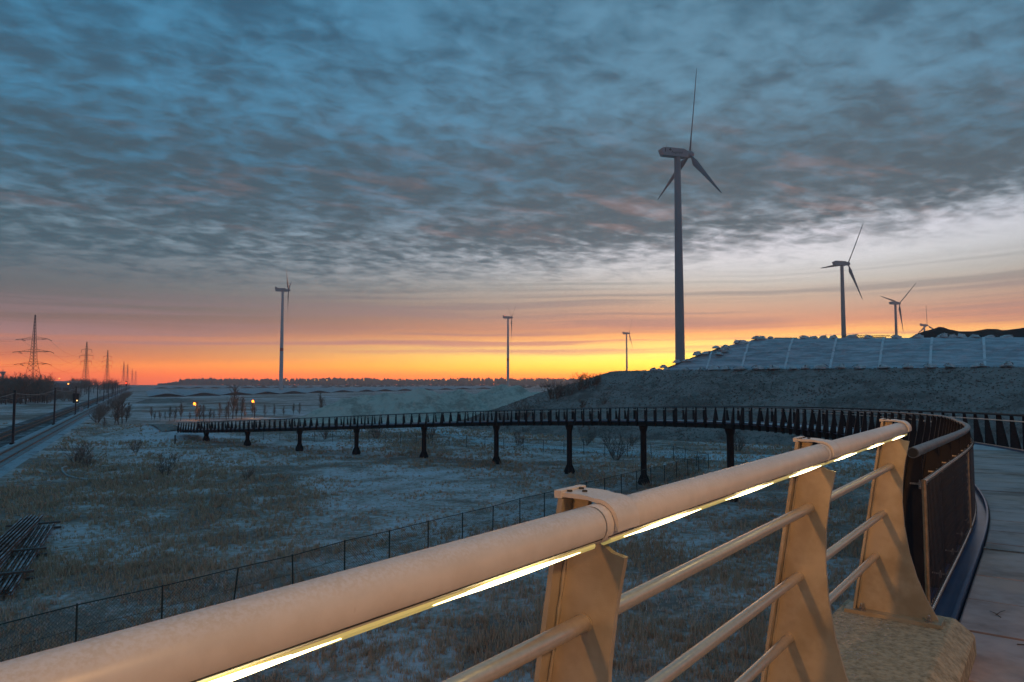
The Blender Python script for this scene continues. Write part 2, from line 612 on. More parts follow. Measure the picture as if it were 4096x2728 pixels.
# steel strip in the deck joint
p, t, n = cin(3.30)
p2 = p - Vector((0, 0, RAIL_H - 0.006))
mb = MB().obox(p2 + n * 1.55, n * 1.33, t * 0.022, (0, 0, 0.006))
rchild(mb.build('joint_strip', M['galv']))

# handrails
hr = sweep(circ(0.0, RAIL_H - 0.038, 0.038, 14), srange(0.0, LEN, 0.3), closed=True)
ho = rchild(hr.build('handrail', M['galv'], smooth=50))
ho['label'] = 'inner grey pipe handrail with open end'
p, t, n = cin(0.0)
mb = MB()
mb.tube([p - Vector((0, 0, 0.038)) - t * 0.002, p - Vector((0, 0, 0.038)) - t * 0.0035], 0.031, 14)
rchild(mb.build('dark_pipe_end', M['groove']), ho)  # dark disc on the closed end, standing for the shaded hollow
rchild(sweep(circ(RAMP_W, RAIL_H - 0.038, 0.038, 8), srange(0.3, LEN, 0.5), closed=True).build('handrail', M['steel'], smooth=50))
# infill rods, top and bottom, both sides
for o in (0.055, RAMP_W - 0.055):
    for z in (0.96, 0.045):
        rchild(sweep(circ(o, z, 0.019, 10), srange(0.05 if o < 1 else 0.3, LEN, 0.5)).build('infill_rod', M['stainless'], smooth=50))
# dark binding wire wrapped round the near rods
mb = MB()
for z in (0.96, 0.045):
    s = 0.12
    while s < 9.0:
        p, t, n = cin(s)
        c = p + n * 0.055 + Vector((0, 0, z - RAIL_H))
        k = 8
        ring = [c + (n * math.cos(2 * math.pi * j / k) + Vector((0, 0, 1)) * math.sin(2 * math.pi * j / k)) * 0.0195 for j in range(k + 1)]
        mb.tube(ring, 0.0022, 3, caps=False)
        s += 0.055
stuff(rchild(mb.build('binding_wire', M['groove'])))

# wire mesh in the frames (diamonds of wire), finer close to the viewer
def wire_mesh(o, s_a, s_b, z0, z1, pitch, r, step):
    mb = MB()
    h = z1 - z0
    run = h * 0.62
    for sgn in (1, -1):
        s = s_a - run
        while s < s_b:
            path = []
            k = step
            for i in range(k + 1):
                f = i / k
                sx = s + run * f if sgn > 0 else s + run * (1 - f)
                if s_a <= sx <= s_b:
                    p, t, n = cin(sx)
                    path.append(p + n * (o + 0.004 * sgn) + Vector((0, 0, z0 + h * f - RAIL_H)))
            if len(path) >= 2:
                mb.tube(path, r, 3, caps=False)
            s += pitch
    return mb


stuff(rchild(wire_mesh(0.055, 0.05, 4.25, 0.05, 0.955, 0.095, 0.0018, 9).build('wire_mesh', M['wire'])))
stuff(rchild(wire_mesh(0.055, 4.30, 14.0, 0.05, 0.955, 0.10, 0.0018, 5).build('wire_mesh', M['wire'])))
stuff(rchild(wire_mesh(RAMP_W - 0.055, 6.0, 40.0, 0.05, 0.955, 0.11, 0.0024, 3).build('wire_mesh', M['wire'])))
for s in (0.055, 4.27):
    p, t, n = cin(s)
    a = p + n * 0.055 + Vector((0, 0, 0.03 - RAIL_H))
    rchild(MB().bar(a, a + Vector((0, 0, 0.945)), 0.016, 10).build('frame_rod', M['brass'], smooth=50))

# posts: tapered plates with a flange, splayed outwards, cranked in under the deck
def post_mesh():
    web = [(-0.03, -0.04), (0.045, -0.04), (0.13, -0.55), (0.25, -1.17), (0.24, -1.26), (0.12, -1.64), (-0.03, -1.64), (-0.045, -1.15), (-0.04, -0.6)]
    mb = MB()
    mb.prism(web, (0, 0, 0), (1, 0, 0), (0, 0, 1), (0, 0.007, 0))
    # flange plates along the outer edge
    ed = [(0.045, -0.02, 0.030), (0.13, -0.55, 0.045), (0.25, -1.17, 0.062), (0.24, -1.26, 0.062), (0.12, -1.64, 0.055)]
    for (x0, z0, w0), (x1, z1, w1) in zip(ed[:-1], ed[1:]):
        d = Vector((x1 - x0, 0, z1 - z0)).normalized()
        nn = Vector((-d.z, 0, d.x)) * 0.012
        if nn.x < 0:
            nn = -nn
        a, b = Vector((x0, 0, z0)), Vector((x1, 0, z1))
        Y = Vector((0, 1, 0))
        vs = [a - Y * w0, a + Y * w0, b + Y * w1, b - Y * w1]
        vs = vs + [q + nn for q in vs]
        mb.add(vs, [(0, 1, 2, 3), (7, 6, 5, 4), (0, 4, 5, 1), (1, 5, 6, 2), (2, 6, 7, 3), (3, 7, 4, 0)])
    return mb.mesh('post')


PM = post_mesh()
PM.materials.append(M['steel'])
s = 0.22
k = 0
while s < LEN - 0.6:
    for side in (0, 1):
        if side == 1 and s < 0.8:
            continue
        p, t, n = cin(s)
        q = p + n * (RAMP_W if side else 0.0)
        rz = math.atan2(n.y, n.x) + (0 if side else math.pi)
        rchild(obj('post', PM, None, None, q, rz))
    k += 1
    s += 0.17 if k % 8 == 0 else 1.12

# clips that hold the mesh frame off the posts
CM = MB()
CM.box(-0.056, 0.05, -0.02, 0.02, -0.006, 0.006)
CM.lathe([(0.016, 0.0), (0.016, 0.006), (0.009, 0.007), (0.009, 0.022)], 8, (-0.012, 0, 0.006))
CM.lathe([(0.012, -0.03), (0.012, 0.0)], 8, (-0.012, 0, -0.006))
cme = CM.mesh('frame_clip')
cme.materials.append(M['bolt'])
s = 0.22
for i in range(11):
    p, t, n = cin(s)
    for z in (0.93, 0.085):
        rchild(obj('frame_clip', cme, None, None, p + Vector((0, 0, z - RAIL_H)), math.atan2(n.y, n.x) + math.pi))
    s += 0.17 if (i + 1) % 8 == 0 else 1.12

# piers: round column, spreading head, ribbed bell foot
def pier(x, y, ztop, n_dir):
    mb = MB()
    h = ztop
    mb.lathe([(0.28, 0.7), (0.27, 1.0), (0.27, h - 0.55), (0.33, h - 0.42), (0.40, h - 0.12), (0.40, h)], 18)
    o = mb.build('pier', M['steel'], None, smooth=40, loc=(x, y, 0))
    rchild(o)
    f = MB()
    f.lathe([(0.50, -0.3), (0.50, 0.14), (0.46, 0.30), (0.33, 0.58), (0.28, 0.70)], 18)
    for j in range(10):
        a = 2 * math.pi * j / 10
        d = Vector((math.cos(a), math.sin(a), 0))
        sd = Vector((-d.y, d.x, 0)) * 0.02
        f.prism([(0.26, 0.1), (0.55, 0.1), (0.53, 0.28), (0.30, 0.84), (0.26, 0.84)], (0, 0, 0), d, (0, 0, 1), sd)
    fo = f.build('pier_foot', M['steel'], None, smooth=40)
    fo.parent = o
    return o


PIERS = [(-46.78, 109.1), (-37.64, 100.9), (-28.25, 94.2), (-19.27, 89.3), (-10.21, 84.6), (-1.52, 78.1), (5.76, 70.2), (11.53, 62.4), (16.3, 53.6),
         (18.3, 43.5), (17.2, 32.5), (14.3, 21.5), (9.6, 13.0)]
SG = np.array(srange(0, LEN, 0.25))
PG = [cin(s) for s in SG]
for px_, py_ in PIERS:
    j = min(range(len(PG)), key=lambda i: ((PG[i][0] + PG[i][2] * 1.55).xy - Vector((px_, py_))).length)
    c = PG[j][0] + PG[j][2] * 1.55
    pier(c.x, c.y, c.z - RAIL_H - 0.44, PG[j][2])

# ------------------------------------------------------------------ near bridge: plinth and lit railing
r_ = Vector((0.618, 0.786, 0)).normalized()
n_ = Vector((r_.y, -r_.x, 0))
r_ = Vector((r_.x, r_.y, 0.0045))            # the bridge rises very slightly
Z = Vector((0, 0, 1))
POST1 = Vector((0.215, 1.58, EYE - 0.305))          # handrail centre at the nearest post in view
GAP = 1.79
ORG = POST1 + r_ * (2 * GAP)                       # handrail centre at the last post


def rp(a, o, z):
    """a metres along the rail past the last post, o to the right, z above the handrail centre"""
    return ORG + r_ * a + n_ * o + Z * z


rail = empty('bridge_railing', ORG - Z * 1.14)
tag(rail, 'pale lamp-lit bridge railing with thick handrail and glowing light strip underneath', 'railing')
RI = Matrix.Translation(-(ORG - Z * 1.14))


def pchild(o, parent=None):
    if parent is None:
        o.parent = rail
        o.matrix_parent_inverse = RI
    else:
        o.parent = parent
    return o


TR = 0.0415
NPOST = 5
for k in range(NPOST):
    a = -GAP * k
    # handrail length that starts at this post and runs back to the next
    j = -0.075
    a1 = a + (0.055 if k == 0 else j)
    a0 = a - GAP + j + 0.004
    h = pchild(MB().tube([rp(a0, 0, 0), rp(a0 + 0.004, 0, 0), rp(a1 - 0.012, 0, 0), rp(a1 - 0.004, 0, 0), rp(a1, 0, 0)],
                         [TR - 0.002, TR, TR, TR - 0.002, TR - 0.008 if k == 0 else TR - 0.003], 32).build('handrail', M['rail_paint'], smooth=35))
    pchild(MB().tube([rp(a1 - 0.02, 0, 0), rp(a1 + 0.03, 0, 0)], TR - 0.006, 16).build('joint_core', M['groove']), None) if k else None
    # dark strip drawn for the groove's shade, low on the viewer's side, lens and lights below it
    th = R(-33)
    mb = MB()
    mb.obox(rp((a0 + a1) / 2, math.cos(th) * TR, math.sin(th) * TR), r_ * ((a1 - a0) / 2 - 0.01), (n_ * math.cos(th) + Z * math.sin(th)) * 0.0008,
            (n_ * -math.sin(th) + Z * math.cos(th)) * 0.0013)
    pchild(mb.build('groove_line', M['groove']))
    th = R(-66)
    dn = n_ * math.cos(th) + Z * math.sin(th)
    tn = n_ * -math.sin(th) + Z * math.cos(th)
    le = (a1 - a0) / 2 - 0.03
    mc = rp((a0 + a1) / 2, 0, 0)
    mb = MB()
    prof = [(-0.014, 0.030), (-0.014, TR + 0.002), (-0.009, TR + 0.006), (0.009, TR + 0.006), (0.014, TR + 0.002), (0.014, 0.030)]
    mb.prism(prof, mc, tn, dn, r_ * le)
    pchild(mb.build('lamp_lens', M['led_lens']))
    nl = 3
    for q in range(nl):
        ac = a0 + (a1 - a0) * (q + 0.5) / nl
        mb = MB()
        vs, fs = [], []
        for ra, wk in ((-0.21, 0.06), (-0.14, 0.5), (-0.07, 0.9), (0.0, 1.0), (0.07, 0.9), (0.14, 0.5), (0.21, 0.06)):
            for to_, do_ in ((0.0150, TR - 0.001), (0.0150, TR + 0.0028), (0.0098, TR + 0.0074), (-0.0095, TR + 0.0074)):
                vs.append(rp(ac + ra, 0, 0) + tn * (0.0128 + (to_ - 0.0128) * wk) + dn * (TR + 0.0040 + (do_ - TR - 0.0040) * wk))
        for i_ in range(6):
            for j_ in range(3):
                k_ = i_ * 4 + j_
                fs.append((k_, k_ + 1, k_ + 5, k_ + 4))
        mb.add(vs, fs)
        pchild(mb.build('light_strip', M['led_on']))
    # post: web plate across the rail, flange on the outside, base plate with bolts
    web = [(-0.088, 0.040), (-0.046, 0.040), (-0.052, 0.016), (-0.047, -0.02), (-0.028, -0.046), (-0.004, -0.060), (0.012, -0.070), (0.044, -0.076), (0.018, -0.20),
           (0.002, -0.32), (-0.004, -0.45), (0.003, -0.60), (0.026, -0.76), (0.062, -0.90), (0.108, -1.02), (0.170, -1.14), (-0.282, -1.14)]
    po = pchild(MB().prism(web, rp(a, 0, 0), n_, Z, r_ * 0.008).build('post', M['post_paint']))
    fl = MB()
    u0, u1 = Vector((-0.088, 0.043)), Vector((-0.282, -1.14))
    dd = (u1 - u0).normalized()
    A = n_ * dd.x + Z * dd.y
    Bv = n_ * dd.y - Z * dd.x
    if Bv.dot(n_) > 0:
        Bv = -Bv
    c0 = rp(a, (u0.x + u1.x) / 2, (u0.y + u1.y) / 2)
    fl.obox(c0 + Bv * 0.007, A * ((u1 - u0).length / 2), r_ * 0.050, Bv * 0.0065)
    pchild(fl.build('flange', M['post_paint']), None)
    # weld bead between web and flange
    wb = MB()
    pts = []
    for i in range(40):
        f = 0.08 + 0.9 * i / 39
        pts.append(rp(a, u0.x + (u1.x - u0.x) * f, u0.y + (u1.y - u0.y) * f) - r_ * 0.010 + n_ * 0.003)
    wb.tube(pts, [0.005 + 0.0016 * math.sin(i * 2.3) for i in range(40)], 5)
    pchild(wb.build('weld', M['post_paint'], smooth=60))
    bp = MB()
    bp.obox(rp(a, -0.075, -1.151), n_ * 0.265, r_ * 0.085, Z * 0.011)
    b_ = pchild(bp.build('base_plate', M['post_paint']))
    for bo in (-0.245, 0.125):
        for br in (-0.05, 0.05):
            bm = MB()
            bm.tube([rp(a + br, bo, -1.140), rp(a + br, bo, -1.136)], 0.024, 14)
            bm.tube([rp(a + br, bo, -1.137), rp(a + br, bo, -1.121)], 0.014, 6)
            bm.tube([rp(a + br, bo, -1.123), rp(a + br, bo, -1.104), rp(a + br, bo, -1.100)], [0.008, 0.008, 0.005], 8)
            pchild(bm.build('anchor_bolt', M['bolt']))
    # bracket: flat tongue from the post head, bent over the handrail
    prof = []
    for (x, z) in [(-0.108, 0.057), (-0.045, 0.057), (-0.026, 0.0555)]:
        prof.append((x, z))
    for i in range(9):
        an = R(98 - i * 14)
        prof.append((math.cos(an) * (TR + 0.011), math.sin(an) * (TR + 0.011)))
    inner_ = []
    for i in range(8, -1, -1):
        an = R(98 - i * 14)
        inner_.append((math.cos(an) * (TR + 0.002), math.sin(an) * (TR + 0.002)))
    inner_ += [(-0.026, 0.047), (-0.045, 0.047), (-0.108, 0.047)]
    br_ = pchild(MB().prism(prof + inner_, rp(a, 0, 0), n_, Z, r_ * 0.047).build('bracket', M['rail_paint'], smooth=30))
    for bo, br in ((-0.086, -0.025), (-0.058, -0.006), (-0.086, 0.024)):
        bm = MB().tube([rp(a + br, bo, 0.0565), rp(a + br, bo, 0.0605)], 0.006, 10)
        pchild(bm.build('bolt', M['groove']), None)
    # cap plate of the flange
    cp = MB().obox(rp(a, -0.101, 0.053), n_ * 0.009, r_ * 0.053, Z * 0.0085)
    pchild(cp.build('cap_plate', M['rail_paint']))
    # cross bars
    for bo, bz in ((-0.062, -0.235), (-0.112, -0.53), (-0.160, -0.80)):
        if k < NPOST - 1:
            pchild(MB().tube([rp(a - GAP + 0.002, bo, bz), rp(a + (0.012 if k == 0 else -0.002), bo, bz)], 0.0195, 18).build('cross_bar', M['bar_metal'], smooth=50))
        ring = [rp(a - 0.009, bo, bz) + (n_ * math.cos(2 * math.pi * j / 14) + Z * math.sin(2 * math.pi * j / 14)) * 0.0205 for j in range(15)]
        pchild(MB().tube(ring, 0.0022, 4, caps=False).build('weld_ring', M['post_paint']))

# concrete plinth under the posts, worn edge towards the deck
pl = MB()
prof = [(-0.40, -1.60), (-0.40, -1.18), (-0.38, -1.163), (-0.20, -1.163), (0.0, -1.163), (0.14, -1.163), (0.218, -1.164), (0.232, -1.168), (0.318, -1.236), (0.330, -1.252), (0.334, -1.36), (0.335, -1.60)]
prof = [(o, z) for o, z in prof]
vs, fs = [], []
aa = [-12.0, -6.0, -4.0] + [-3.2 + i * 0.04 for i in range(84)] + [0.165, 0.20]
kk = len(prof)
rr = random.Random(3)
for i, a in enumerate(aa):
    for j, (o, z) in enumerate(prof):
        endc = 0.0
        jit = 0.0015 if 1 < j < 6 else 0.0
        vs.append(rp(a, o * (1 - endc) + rr.uniform(-jit, jit), z - (endc * 0.6 if j not in (0, kk - 1) else 0) + rr.uniform(-jit, jit) * (0.3 if 2 <= j <= 6 else 1)))
for i in range(len(aa) - 1):
    for j in range(kk - 1):
        fs.append((i * kk + j, i * kk + j + 1, (i + 1) * kk + j + 1, (i + 1) * kk + j))
fs.append(tuple(range(kk)))
fs.append(tuple((len(aa) - 1) * kk + j for j in range(kk - 1, -1, -1)))
pl.add(vs, fs)
plo = pl.build('concrete_plinth', M['concrete'], smooth=12)
tag(plo, 'rough mossy concrete plinth carrying the pale railing posts beside the deck', 'plinth')

cr = MB()
cr_r = random.Random(13)
for i in range(260):
    a, o = cr_r.uniform(-1.35, -0.10), -0.36 + 0.34 * cr_r.random() ** 1.4
    L, wd, hh = cr_r.uniform(0.005, 0.021), cr_r.uniform(0.003, 0.008), cr_r.uniform(0.003, 0.009)
    an = R(35 + cr_r.gauss(0, 18))
    u_ = r_ * math.cos(an) + n_ * math.sin(an)
    w_ = n_ * math.cos(an) - r_ * math.sin(an)
    c = rp(a, o, -1.166)
    vs, fs = [], []
    for kk_, (f, hz_) in enumerate(((1.0, 0.0), (0.8, 0.6), (0.35, 1.0))):
        for j in range(7):
            t2 = 2 * math.pi * j / 7
            vs.append(c + u_ * (L * f * math.cos(t2)) + w_ * (wd * f * math.sin(t2)) + Z * (hh * hz_))
    for q in range(2):
        for j in range(7):
            fs.append((q * 7 + j, q * 7 + (j + 1) % 7, q * 7 + 7 + (j + 1) % 7, q * 7 + 7 + j))
    fs.append(tuple(14 + j for j in range(7)))
    cr.add(vs, fs)
M['rime'] = pmat('rime_crust', (0.42, 0.37, 0.32), (0.27, 0.23, 0.17), 60.0, 0.7)
cro = cr.build('frost_crust', M['rime'], plo, smooth=50)
cro['kind'] = 'stuff'

# deck of the bridge the viewer stands on
mbd = MB()
DZ = EYE - 1.65
poly = [rp(-14, 0.34, 0), rp(-0.36, 0.34, 0), rp(-0.50, 4.6, 0), rp(-14, 4.6, 0)]
poly = [Vector((q.x, q.y, 0)) for q in poly]
mbd.add([q + Z * (DZ - 0.010) for q in poly] + [q + Z * (DZ - 0.6) for q in poly],
        [(0, 3, 2, 1), (4, 5, 6, 7)] + [(i, (i + 1) % 4, (i + 1) % 4 + 4, i + 4) for i in range(4)])
structure(mbd.build('bridge_deck', M['deck']))

js = MB().obox(Vector(((rp(-0.35, 0.36, 0) + rp(-0.47, 4.5, 0)) / 2).to_tuple()[:2] + (DZ + 0.004,)), (rp(-0.47, 4.5, 0) - rp(-0.35, 0.36, 0)) / 2, r_ * 0.016, Z * 0.016)
M['rust_strip'] = pmat('rusty_joint_steel', (0.20, 0.085, 0.06), (0.10, 0.05, 0.04), 12.0, 0.7, 0.2)
tag(js.build('expansion_joint', M['rust_strip']), 'rusty steel joint strip across the deck in the bottom right corner', 'joint strip')

# ------------------------------------------------------------------ terrain materials
def ground_mat(name, frost, soil, grass, s1, s2, s3, famt=0.0, bumpd=0.15):
    m = bpy.data.materials.new(name)
    m.use_nodes = True
    t = m.node_tree
    t.nodes.clear()
    N = NT(t)
    p = t.nodes.new('ShaderNodeBsdfPrincipled')
    out = t.nodes.new('ShaderNodeOutputMaterial')
    t.links.new(p.outputs[0], out.inputs[0])
    pos = t.nodes.new('ShaderNodeNewGeometry').outputs['Position']
    n1 = N.noise(pos, s1, 4.0, 0.55, 0.6)
    n2 = N.noise(pos, s2, 4.0, 0.6, 0.4)
    n3 = N.noise(pos, s3, 5.0, 0.7)
    base = N.mix(N.smooth(N.m('ADD', N.m('MULTIPLY', n1, 0.55), N.m('MULTIPLY', n2, 0.45)), 0.42, 0.58), (*soil, 1), (*grass, 1))
    fz = N.m('ADD', N.m('ADD', N.m('MULTIPLY', n1, 0.40), N.m('MULTIPLY', n2, 0.30)), N.m('MULTIPLY', n3, 0.30))
    fm = N.smooth(fz, 0.44 - famt, 0.58 - famt)
    col = N.mix(fm, base, (*frost, 1))
    N.put(p.inputs['Base Color'], col)
    p.inputs['Roughness'].default_value = 0.95
    p.inputs['Specular IOR Level'].default_value = 0.15
    h = N.m('ADD', N.m('MULTIPLY', n3, 0.6), N.m('MULTIPLY', N.noise(pos, s3 * 0.33, 4.0, 0.6), 0.8))
    t.links.new(N.bump(h, 0.9, bumpd), p.inputs['Normal'])
    return m


M['field'] = ground_mat('frosty_field', (0.78, 0.68, 0.70), (0.30, 0.205, 0.165), (0.55, 0.36, 0.25), 0.030, 0.22, 2.2, -0.008, 0.3)
M['slope'] = ground_mat('dull_slope_grass', (0.34, 0.275, 0.245), (0.19, 0.15, 0.13), (0.27, 0.215, 0.185), 0.09, 0.6, 3.2, 0.02, 0.13)
M['gravel'] = ground_mat('grey_green_spoil', (0.70, 0.62, 0.52), (0.42, 0.37, 0.305), (0.57, 0.505, 0.42), 0.10, 0.5, 1.6, 0.03, 0.6)
M['darksoil'] = ground_mat('dark_soil', (0.05, 0.045, 0.045), (0.02, 0.017, 0.016), (0.035, 0.028, 0.024), 0.1, 0.5, 1.5, -0.05, 0.5)
M['roadmat'] = ground_mat('pale_frosted_road', (0.62, 0.63, 0.65), (0.33, 0.30, 0.28), (0.42, 0.39, 0.37), 0.15, 0.5, 2.0, 0.06, 0.05)
M['ballast'] = ground_mat('dark_ballast', (0.32, 0.33, 0.35), (0.07, 0.062, 0.06), (0.11, 0.095, 0.085), 0.2, 0.8, 4.0, -0.02, 0.12)
M['frostbed'] = ground_mat('frosted_ballast', (0.46, 0.48, 0.51), (0.10, 0.095, 0.09), (0.16, 0.15, 0.14), 0.2, 0.8, 4.0, 0.08, 0.10)
M['railsteel'] = pmat('worn_rail', (0.16, 0.11, 0.08), (0.09, 0.06, 0.045), 6.0, 0.5, 0.6)
M['rust'] = pmat('rusty_rail', (0.20, 0.095, 0.065), (0.11, 0.055, 0.042), 2.5, 0.8, 0.2, frost=((0.55, 0.50, 0.52), 0.9, 1.2))
M['timber'] = pmat('grey_timber', (0.13, 0.10, 0.08), (0.08, 0.06, 0.05), 4.0, 0.9, frost=((0.3, 0.3, 0.32), 0.5, 3.0))
M['palecon'] = pmat('pale_cable_trough', (0.42, 0.42, 0.43), (0.32, 0.32, 0.32), 1.0, 0.8)
M['pole'] = pmat('weathered_pole', (0.085, 0.07, 0.075), (0.055, 0.045, 0.05), 2.0, 0.6, 0.2)
M['cable'] = pmat('copper_wire', (0.42, 0.30, 0.24), None, rough=0.4, metal=0.7)
M['lattice'] = pmat('lattice_steel', (0.085, 0.075, 0.08), (0.06, 0.05, 0.055), 0.5, 0.7, 0.2)
M['tower'] = pmat('white_tower_paint', (0.50, 0.51, 0.52), (0.45, 0.46, 0.47), 0.08, 0.45, 0.0, coords='Object')
M['towergrey'] = pmat('grey_tower_paint', (0.26, 0.275, 0.285), (0.22, 0.235, 0.245), 0.08, 0.5, 0.0, coords='Object')
M['nacelle'] = pmat('grey_nacelle', (0.33, 0.345, 0.355), (0.28, 0.29, 0.30), 0.4, 0.5)
M['letter'] = pmat('dark_lettering', (0.03, 0.045, 0.05), None, rough=0.6)
M['redband'] = pmat('red_marking', (0.42, 0.045, 0.03), None, rough=0.5)
M['blade'] = pmat('grey_blade', (0.20, 0.205, 0.21), None, rough=0.45)
M['tarp'] = pmat('frosted_tarpaulin', (0.70, 0.71, 0.74), (0.44, 0.46, 0.49), 1.0, 0.7, 0.0, 1.0, 1.3, 0.45, coords='Position', lo=0.36, hi=0.62, aniso=(R(-33.9), (0.22, 1.6, 2.4)))
M['strap'] = pmat('white_strap', (0.82, 0.83, 0.84), (0.72, 0.73, 0.74), 1.2, 0.8)
M['bag'] = pmat('white_woven_bag', (0.70, 0.69, 0.68), (0.50, 0.49, 0.48), 2.4, 0.9, 0.0, 0.5, 7.0, 0.04)
M['bagtie'] = pmat('dark_bag_tie', (0.06, 0.05, 0.05), None, rough=0.9)
M['heapcover'] = pmat('pale_heap_cover', (0.50, 0.51, 0.53), (0.42, 0.43, 0.45), 0.08, 0.85, coords='Position')
M['heapend'] = pmat('dark_heap_end', (0.075, 0.055, 0.05), (0.05, 0.04, 0.036), 0.5, 0.95)
M['twig'] = pmat('brown_twigs', (0.24, 0.165, 0.125), (0.16, 0.11, 0.088), 0.8, 0.95)
M['twig_frost'] = pmat('rimed_twigs', (0.17, 0.155, 0.135), (0.10, 0.085, 0.07), 0.8, 0.95)
M['bark'] = pmat('dark_bark', (0.09, 0.07, 0.06), None, rough=0.95)
M['fence'] = pmat('dark_green_fence', (0.022, 0.040, 0.034), None, rough=0.55)
M['forest'] = pmat('far_forest', (0.15, 0.12, 0.115), (0.10, 0.082, 0.08), 0.02, 1.0, coords='Position')  # lifted above the trees' own tone to put haze into the colour
M['wall'] = pmat('white_shed_wall', (0.50, 0.52, 0.55), (0.44, 0.46, 0.49), 0.2, 0.7)
M['wallgrey'] = pmat('grey_shed_wall', (0.20, 0.21, 0.23), None, rough=0.7)
M['black'] = pmat('black_signal', (0.015, 0.015, 0.018), None, rough=0.6)
M['sodium'] = pmat('sodium_lamp', (0.8, 0.5, 0.2), emit=(1.0, 0.22, 0.01), estr=5.0)
M['sodium_far'] = pmat('sodium_lamp_far', (0.8, 0.5, 0.2), emit=(1.0, 0.36, 0.06), estr=3.2)
M['redlamp'] = pmat('red_lamp', (0.8, 0.1, 0.05), emit=(1.0, 0.05, 0.015), estr=3.0)
M['warmlamp'] = pmat('warm_signal_lamp', (0.8, 0.6, 0.3), emit=(1.0, 0.62, 0.25), estr=2.5)
M['hose'] = pmat('pale_pipe', (0.42, 0.42, 0.42), (0.3, 0.3, 0.3), 3.0, 0.6)


def nz(x, y, s, seed=0.0, oct_=4):
    return mnoise.fractal(Vector((x * s, y * s, seed)), 1.0, 2.0, oct_)


# railway frame: l runs along the line, w to its right
RD = Vector((-0.466, 0.885, 0)).normalized()
RN = Vector((RD.y, -RD.x, 0))


def rw(l, w, z=0.0):
    q = RD * l + RN * w
    return Vector((q.x, q.y, z))


def gz(x, y):
    d = math.hypot(x, y)
    z = 0.16 * nz(x, y, 0.05, 1.0, 3) + 0.07 * nz(x, y, 0.25, 2.0, 3)
    z *= min(1.0, max(0.0, (900 - d) / 500)) 
    w = x * RN.x + y * RN.y
    k = max(0.0, 1 - max(0.0, abs(w + 17.0) - 7.5) / 5.0)
    z = z * (1 - k) + 0.33 * k
    # earth bank that carries the foot of the ramp
    e = math.hypot((x + 59.5) / 9.5, (y - 119.5) / 6.5)
    if e < 1.5:
        q = max(0.0, 1 - e / 1.5)
        z += 1.55 * q * q * (3 - 2 * q) * 1.25
    return z


# ground: one sheet, fine close by and coarse towards the horizon
def polar_ground():
    rad = [0.0] + [3.0 * (2880.0 / 3.0) ** (i / 150.0) for i in range(151)]
    nA = 300
    ang = []
    for i in range(nA):
        ang.append(-math.pi + 2 * math.pi * i / nA)
    vs = [(0, 0, 0)]
    for r in rad[1:]:
        for a in ang:
            x, y = r * math.sin(a), r * math.cos(a)
            vs.append((x, y, gz(x, y)))
    fs = []
    for j in range(nA):
        fs.append((0, 1 + (j + 1) % nA, 1 + j))
    for i in range(len(rad) - 2):
        b = 1 + i * nA
        for j in range(nA):
            k = (j + 1) % nA
            fs.append((b + j, b + k, b + nA + k, b + nA + j))
    return MB().add(vs, fs)


g = polar_ground().build('ground', M['field'], smooth=80)
structure(g)

# ------------------------------------------------------------------ roads and path
def ribbon(pts, widths, zoff, name, mat, steps=10):
    P3 = [(p[0], p[1], w) for p, w in zip(pts, widths)]
    c = catmull([P3[0]] + P3 + [P3[-1]], steps)
    vs, fs = [], []
    for i in range(len(c)):
        t = c[min(i + 1, len(c) - 1)][:2] - c[max(i - 1, 0)][:2]
        t /= max(1e-6, np.hypot(*t))
        for k in range(5):
            f = -0.5 + k / 4
            x, y = c[i][0] + t[1] * f * c[i][2], c[i][1] - t[0] * f * c[i][2]
            vs.append((x, y, gz(x, y) + zoff - (0.03 if k in (0, 4) else 0)))
    for i in range(len(c) - 1):
        for k in range(4):
            fs.append((i * 5 + k, i * 5 + k + 1, i * 5 + k + 6, i * 5 + k + 5))
    o = MB().add(vs, fs).build(name, mat, smooth=80)
    return structure(o)


ribbon([(58, 62), (40, 76), (30, 82), (20.5, 86.2), (15, 90), (9.5, 95.5), (-1, 103), (-9, 118), (-18, 140), (-30, 158), (-45, 170), (-62, 176), (-85, 180)],
       [13, 11, 9, 6.0, 4.6, 4.2, 4.0, 4.0, 4.0, 4.4, 5.0, 5.0, 5.0], 0.07, 'road', M['roadmat'])
ribbon([(-56, 116), (-60, 120), (-66, 124), (-75, 127), (-86, 133), (-93, 142)], [3.0, 3.0, 3.0, 2.6, 2.2, 1.8], 0.05, 'path', M['slope'])

# ------------------------------------------------------------------ landfill embankment on the right
E1 = Vector((0.83, -0.557, 0)).normalized()
E2 = Vector((0.557, 0.83, 0)).normalized()
EO = Vector((30.3, 134.5, 0))
CREST = 11.3


def ew(a, b, z=0.0):
    q = EO + E1 * a + E2 * b
    return Vector((q.x, q.y, z))


def bank_h(a, b):
    da = max(0.0, -12.0 - a) * 22.0 / 33.0
    db = max(0.0, -b)
    d = math.hypot(da, db)
    f = max(0.0, 1 - d / 25.0)
    f = f * (1.16 - 0.16 * f) if f < 1 else 1.0
    f = min(1.0, f ** 1.12)
    q = ew(a, b)
    h = CREST * f
    h += (0.30 * nz(q.x, q.y, 0.12, 4.0) + 0.16 * nz(q.x, q.y, 0.6, 9.0, 3)) * min(1.0, f * 4) - (0.5 if f <= 0 else 0.0)
    if f >= 1:
        h = CREST + 0.10 * nz(q.x, q.y, 0.3, 4.0)
    return h


